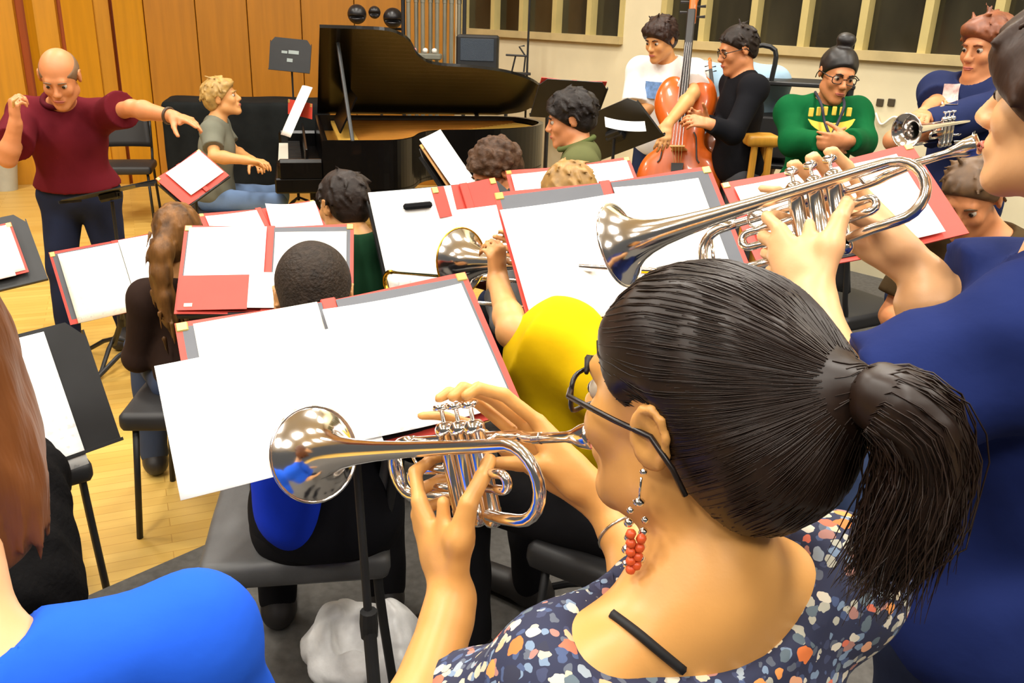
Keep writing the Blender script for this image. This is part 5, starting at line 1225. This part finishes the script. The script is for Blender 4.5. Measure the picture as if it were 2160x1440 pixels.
# pianist
eN = P(455, 252, 5.86)
person('fair-haired pianist in a grey T-shirt looking up', eN, 78, 0, 1., 'm', lean=6, head=dict(c=P(468, 207, 5.84), az=82, pitch=-14, s=1.04), legs='sit', arms=dict(R=dict(W=P(522, 338, 5.62), E=P(452, 330, 5.62), pn=-UPV), L=dict(W=P(532, 338, 5.9), E=P(492, 318, 6.05), pn=-UPV)),
    shirt=dict(mat=cloth('olive grey T-shirt', (112, 112, 98)), sleeve=.7, e=.014, fold=.006, ff=24), pants=cloth('light blue jeans', (110, 134, 170)), skin=sk_a, hair_=dict(style='messy', mat=mat('dark blond hair', (168, 134, 74), .5, var=.3, nscale=30)), seat_z=.47)
# girl with long tail of hair
fN = P(384, 588, 3.05)
person('girl with a long light brown tail of hair in a dark brown sweater', fN, -25, 0, .92, 'f', lean=3, head=dict(c=P(378, 500, 3.03), az=4, pitch=10, s=.93), legs='sit', shirt=dict(mat=cloth('dark brown knit', (46, 32, 26)), sleeve='long', e=.014, fold=.005, ff=24), pants=cloth('blue grey jeans', (60, 70, 92)), skin=sk_a,
    hair_=dict(style='tail', mat=mat('honey brown hair', (104, 68, 30), .5, var=.75, nscale=22, stretch=(1, 1, .2), bump=.4, spec=.3)), shw=.118, bulk=.80)
chair('black chair under the girl with the long tail of hair', (fN[0] + .03, fN[1] - .02, 0), -95)
# short-haired boy in front
yN = P(672, 708, 1.93)
Y, yq = person('short-haired boy in black with a blue shirt tail behind the nearest red folder', yN, -12, RZ, .95, 'm', lean=3, head=dict(c=P(662, 630, 1.95), az=-14, pitch=14, s=1.02), legs='sit', shirt=dict(mat=cloth('black knit', (20, 20, 24)), sleeve='long', e=.012, fold=.006, name='jacket'), pants=blk, skin=sk_a, hair_=dict(style='buzz', mat=mat('dark cropped hair', (44, 34, 26), .65, spec=.25, var=.4, nscale=60, bump=.5, bscale=150)))
S = SDF(); q = yq; S.ell(q['Pp'] - q['r'] * .075 - q['f0'] * .05 + UPV * .12, V(.085, .115, .16), q['B'], k=.03); S.noise(.005, 40); S.plane(q['Pp'] - UPV * .06, -UPV); S.build('shirt_tail', cloth('royal blue shirt', (24, 56, 196)), Y, .01, q['loc'])
chair('grey-seated black chair under the short-haired boy', (yN[0] - .09, yN[1] + .10, RZ), -100, None, mat('dark grey vinyl', (74, 74, 74), .5, var=.15, nscale=14, bump=.05))
# boy in dark green
hN = P(752, 502, 2.95)
person('boy with short brown hair in a dark green sweater', hN, -35, 0, .98, 'm', lean=2, head=dict(c=P(724, 434, 3.0), az=-44, pitch=10, s=.96), legs='sit', shirt=dict(mat=cloth('dark green knit', (24, 58, 36)), sleeve='long', e=.014), pants=blk, skin=sk_a, hair_=dict(style='short', mat=dk), shw=.165)
chair('black chair under the boy in dark green', (hN[0] + .05, hN[1] - .04, 0), -35)
# trombonist in yellow
T_, tt = trombone('silver trombone with a golden rim held by the person in yellow', P(1330, 610, 2.12), P(806, 572, 2.80), -1)
iN = P(1345, 700, 2.02)
person('trombone player in a mustard yellow T-shirt, head hidden behind the dark-haired woman', iN, -58, RZ, .98, 'm', lean=4, head=dict(c=P(1412, 668, 2.08), az=-58, pitch=5), legs='sit', arms=dict(L=dict(W=P(1050, 592, 2.22), E=P(1082, 700, 1.98), thick=.9, fore=.85, hs=.85, fw=UPV + V(-.1, .1, 0), pn=V(-.6, .6, 0), curls=[(.9, 1.0, .6)] * 4), R=dict(W=P(1130, 560, 2.45), E=P(1240, 650, 2.32))),
    shirt=dict(mat=cloth('mustard yellow jersey', (206, 168, 4)), sleeve=.72, e=.018, fold=.012, ff=30, flare=.02), pants=blk, skin=sk_a, hair_=dict(style='short', mat=dk), extra_shirt=lambda C, q: (C.cap(P(1140, 755, 1.98), P(1185, 930, 2.02), .085, .07, k=.06), C.cap(P(1190, 720, 2.0), P(1230, 880, 2.05), .10, .09, k=.06)))
chair('black chair under the trombone player', (iN[0] + .06, iN[1] - .03, RZ), -58)
# curly head, fair head, hoodie
jN = P(1080, 410, 3.55)
person('curly brown-haired person bent low before the piano', jN, -110, 0, .98, 'm', lean=14, head=dict(c=P(1046, 362, 3.6), az=-115, pitch=30), legs='sit', shirt=dict(mat=cloth('maroon knit', (84, 36, 34)), sleeve='long', e=.014), pants=blk, skin=sk_b, hair_=dict(style='curly', mat=mat('curly brown hair', (72, 48, 30), .6, spec=.3, var=.4, nscale=40, bump=.5)))
chair('black chair under the curly-haired person', (jN[0] + .14, jN[1] + .05, 0), -110)
kN = P(1206, 478, 2.95)
person('fair brown-haired person whose crown shows above the folder behind the high trumpet', kN, -40, 0, .98, 'm', lean=4, head=dict(c=P(1196, 418, 3.0), az=-45, pitch=12), legs='sit', shirt=dict(mat=cloth('grey sweater', (110, 110, 112)), sleeve='long', e=.014), pants=jeans, skin=sk_a, hair_=dict(style='short', mat=mat('sandy hair', (156, 118, 62), .5, var=.3, nscale=30)))
chair('black chair under the fair brown-haired person', (kN[0] + .06, kN[1] - .05, 0), -40)
lN = P(1225, 312, 3.95)
person('dark-haired person in an olive hoodie turned to the left', lN, -85, 0, 1., 'm', lean=6, head=dict(c=P(1203, 252, 3.95), az=-88, pitch=12), legs='sit', shirt=dict(mat=cloth('olive hoodie fleece', (92, 94, 58)), sleeve='long', e=.022, fold=.007), pants=jeans, skin=sk_b, hair_=dict(style='mop', mat=mat('black brown hair', (28, 20, 16), .55, spec=.3, var=.35, nscale=30, bump=.4)), collar=cloth('olive hood', (84, 92, 52)))
chair('black chair under the person in the olive hoodie', (lN[0] + .08, lN[1], 0), -85)
# bass section
mN = P(1408, 128, 5.42)
person('young man in a white T-shirt playing the double bass', mN, -150, 0, 1.02, 'm', lean=4, head=dict(c=P(1393, 84, 5.3), az=-135, pitch=18), arms=dict(L=dict(E=P(1462, 198, 5.05), W=P(1408, 262, 4.78), fw=P(1400, 300, 4.75) - P(1408, 262, 4.78), pn=V(0, 1, .1)), R=dict(E=P(1338, 240, 5.5), W=P(1420, 210, 5.42))),
    shirt=dict(mat=cloth('white cotton jersey', (236, 234, 230)), sleeve=.78, e=.02, fold=.006, ff=22, flare=.02), pants=jeans, skin=sk_a, hair_=dict(style='mop', mat=mat('dark chestnut hair', (46, 28, 20), .55, spec=.3, var=.35, nscale=30, bump=.4)))
T = [o for o in bpy.data.objects if o.get('label', '').startswith('young man in a white')][0]; off = V(T.location)
mf = azf(-150); mr = nrm(np.cross(mf, UPV)); p0 = mN - UPV * .17 + mf * .148
b = MB(); b.sheet(lambda u, v: p0 + mr * (.17 * (u - .5)) * -1 + UPV * (.10 * (v - .5)) - mf * (.03 * (2 * u - 1) ** 2), 8, 3, .004)
sh = [o for o in bpy.data.objects if o.parent == T and o.name.startswith('shirt')][0]; b.build('chest_print', mat('pale blue print', (112, 146, 196), .8, var=.3, nscale=40), sh, off=off)
nN = P(1570, 158, 4.86)
Nn, nq = person('dark-haired young man in a black sweater standing in profile', nN, -95, 0, 1.02, 'm', lean=3, head=dict(c=P(1556, 105, 4.82), az=-100, pitch=16), arms=dict(L=dict(E=P(1545, 282, 4.66), W=P(1500, 262, 4.62), fw=V(-1, 0, .15), pn=V(0, .6, -.6)), R=dict(E=P(1530, 275, 4.95), W=P(1490, 258, 4.9))),
    shirt=dict(mat=cloth('black knit', (20, 20, 24)), sleeve='long', e=.016), pants=cloth('grey jeans', (82, 84, 90)), skin=sk_b, hair_=dict(style='short', mat=dk), glasses=mat('dark plastic frame', (28, 20, 18), .3))
oN = P(1562, 146, 5.45)
person('person in a light blue shirt behind the man in the black sweater', oN, -160, 0, 1.02, 'm', head=dict(c=P(1560, 105, 5.4), az=-150, pitch=10), shirt=dict(mat=cloth('light blue shirt', (158, 186, 206)), sleeve='long', e=.03, fold=.007), pants=jeans, skin=sk_a, hair_=dict(style='short', mat=dk), bulk=1.3, shw=.22)
# woman in green
qN = P(1742, 212, 4.38)
Q, qq_ = person('woman in a green sweater with yellow letters and dark hair up', qN, 176, RZ, .98, 'f', lean=3, head=dict(c=P(1766, 158, 4.28), az=176, pitch=12, roll=-6, s=1.05), arms=dict(R=dict(E=P(1672, 300, 4.3), W=P(1738, 304, 4.08), fw=V(1, -.1, -.05), pn=V(0, 1, 0)), L=dict(E=P(1818, 300, 4.3), W=P(1790, 298, 4.06), fw=V(-1, -.1, 0), pn=V(0, 1, 0))),
    shirt=dict(mat=cloth('kelly green fleece', (8, 86, 44)), sleeve='long', e=.026, fold=.006, drop=.10), pants=blk, skin=sk_b, hair_=dict(style='bun', mat=mat('black hair', (26, 20, 18), .45, var=.3, nscale=30)), glasses=mat('dark plastic frame', (28, 20, 18), .3), shw=.17, bulk=1.12)
yl = mat('yellow felt letters', (240, 206, 84), .8); sh = [o for o in bpy.data.objects if o.parent == Q and o.name.startswith('shirt')][0]
def chest(px, py, d=4.20): return P(px, py, d) - V(Q.location)
b = MB()
for px, w_ in ((1711, 10), (1727, 9), (1741, 9), (1760, 9), (1776, 9), (1791, 10)):
    b.box(chest(px, 238 - 4 * math.sin((px - 1700) / 105 * PI), 4.20), (w_ / 440, .012, .042), None, .003)
b.build('letter_row', yl, sh)
b = MB()
n = 14; vs = []
arc = [chest(1706 + 98 * i / n, 252 + 30 * (1 - ((i - n / 2) / (n / 2)) ** 2) ** .7, 4.20) for i in range(n + 1)]; top_ = [chest(1706 + 98 * i / n, 251 + 9 * (1 - ((i - n / 2) / (n / 2)) ** 2), 4.20) for i in range(n + 1)]
b.add([q + V(0, k * .012, 0) for k in (0, 1) for q in arc + top_], [(i, i + 1, n + 1 + i + 1, n + 1 + i) for i in range(n)] + [(2 * n + 2 + i, 3 * n + 3 + i, 3 * n + 4 + i, 2 * n + 3 + i) for i in range(n)])
b.build('emblem', yl, sh)
b = MB(); lz = P(1752, 290, 4.08) - V(Q.location)
for g in (-1, 1): b.tube(spline([qN + V(g * .065, -.02, .04) - V(Q.location), chest(1757 + g * 24, 222, 4.17), chest(1754 + g * 15, 255, 4.15), lz], 5), .007, 6)
b.build('lanyard', mat('navy ribbon', (26, 28, 46), .7), Q, True)
# trumpeter at the back right
s_m, s_b = P(2066, 248, 3.42), P(1916, 282, 3.30)
S_tr, st_ = trumpet('silver trumpet of the man in navy by the windows', s_m, P(1912, 276, 3.18), UPV)
sN = P(2066, 168, 3.56)
S2, sq = person('red-haired man in a printed navy T-shirt holding a trumpet by the windows', sN, -118, RZ, 1.02, 'm', lean=2, head=dict(c=P(2080, 102, 3.52), az=-118, pitch=8), arms=dict(L=dict(E=P(1886, 296, 3.40), W=P(1950, 262, 3.40)), R=dict(E=P(1975, 225, 3.62), W=P(1950, 240, 3.42), pn=-UPV)),
    shirt=dict(mat=cloth('dark navy jersey', (34, 42, 78)), sleeve=.75, e=.018), pants=jeans, skin=sk_b, hair_=dict(style='messy', mat=mat('auburn hair', (120, 62, 28), .5, var=.3, nscale=30)))
sh = [o for o in bpy.data.objects if o.parent == S2 and o.name.startswith('shirt')][0]; n_ = 5; g_ = []
for i in range(n_):
    for j in range(n_): g_ += on_surface(sh, [(1992 + 34 * i / (n_ - 1) - 6 * j / (n_ - 1), 178 + 44 * j / (n_ - 1))], .004)
if len(g_) == n_ * n_:
    link_mesh('chest_print', [q - V(S2.location) for q in g_], [(i * n_ + j, i * n_ + j + 1, (i + 1) * n_ + j + 1, (i + 1) * n_ + j) for i in range(n_ - 1) for j in range(n_ - 1)], mat('pale red and white print', (206, 176, 170), .8, var=.45, nscale=28), sh)
# seated young man in brown
tN = P(2090, 490, 2.72)
person('young man in a brown T-shirt seated behind the third folder', tN, -140, RZ, 1., 'm', lean=6, head=dict(c=P(2048, 418, 2.66), az=-138, pitch=26), legs='sit', shirt=dict(mat=cloth('dark brown jersey', (72, 56, 34)), sleeve=.75, e=.016), pants=cloth('blue jeans', (70, 86, 124)), skin=sk_b, hair_=dict(style='short', mat=mat('mid brown hair', (92, 66, 40), .5, var=.3, nscale=30)))
chair('black chair under the young man in the brown T-shirt', (tN[0] + .06, tN[1] + .08, RZ), -140)
bpy.context.view_layer.update()
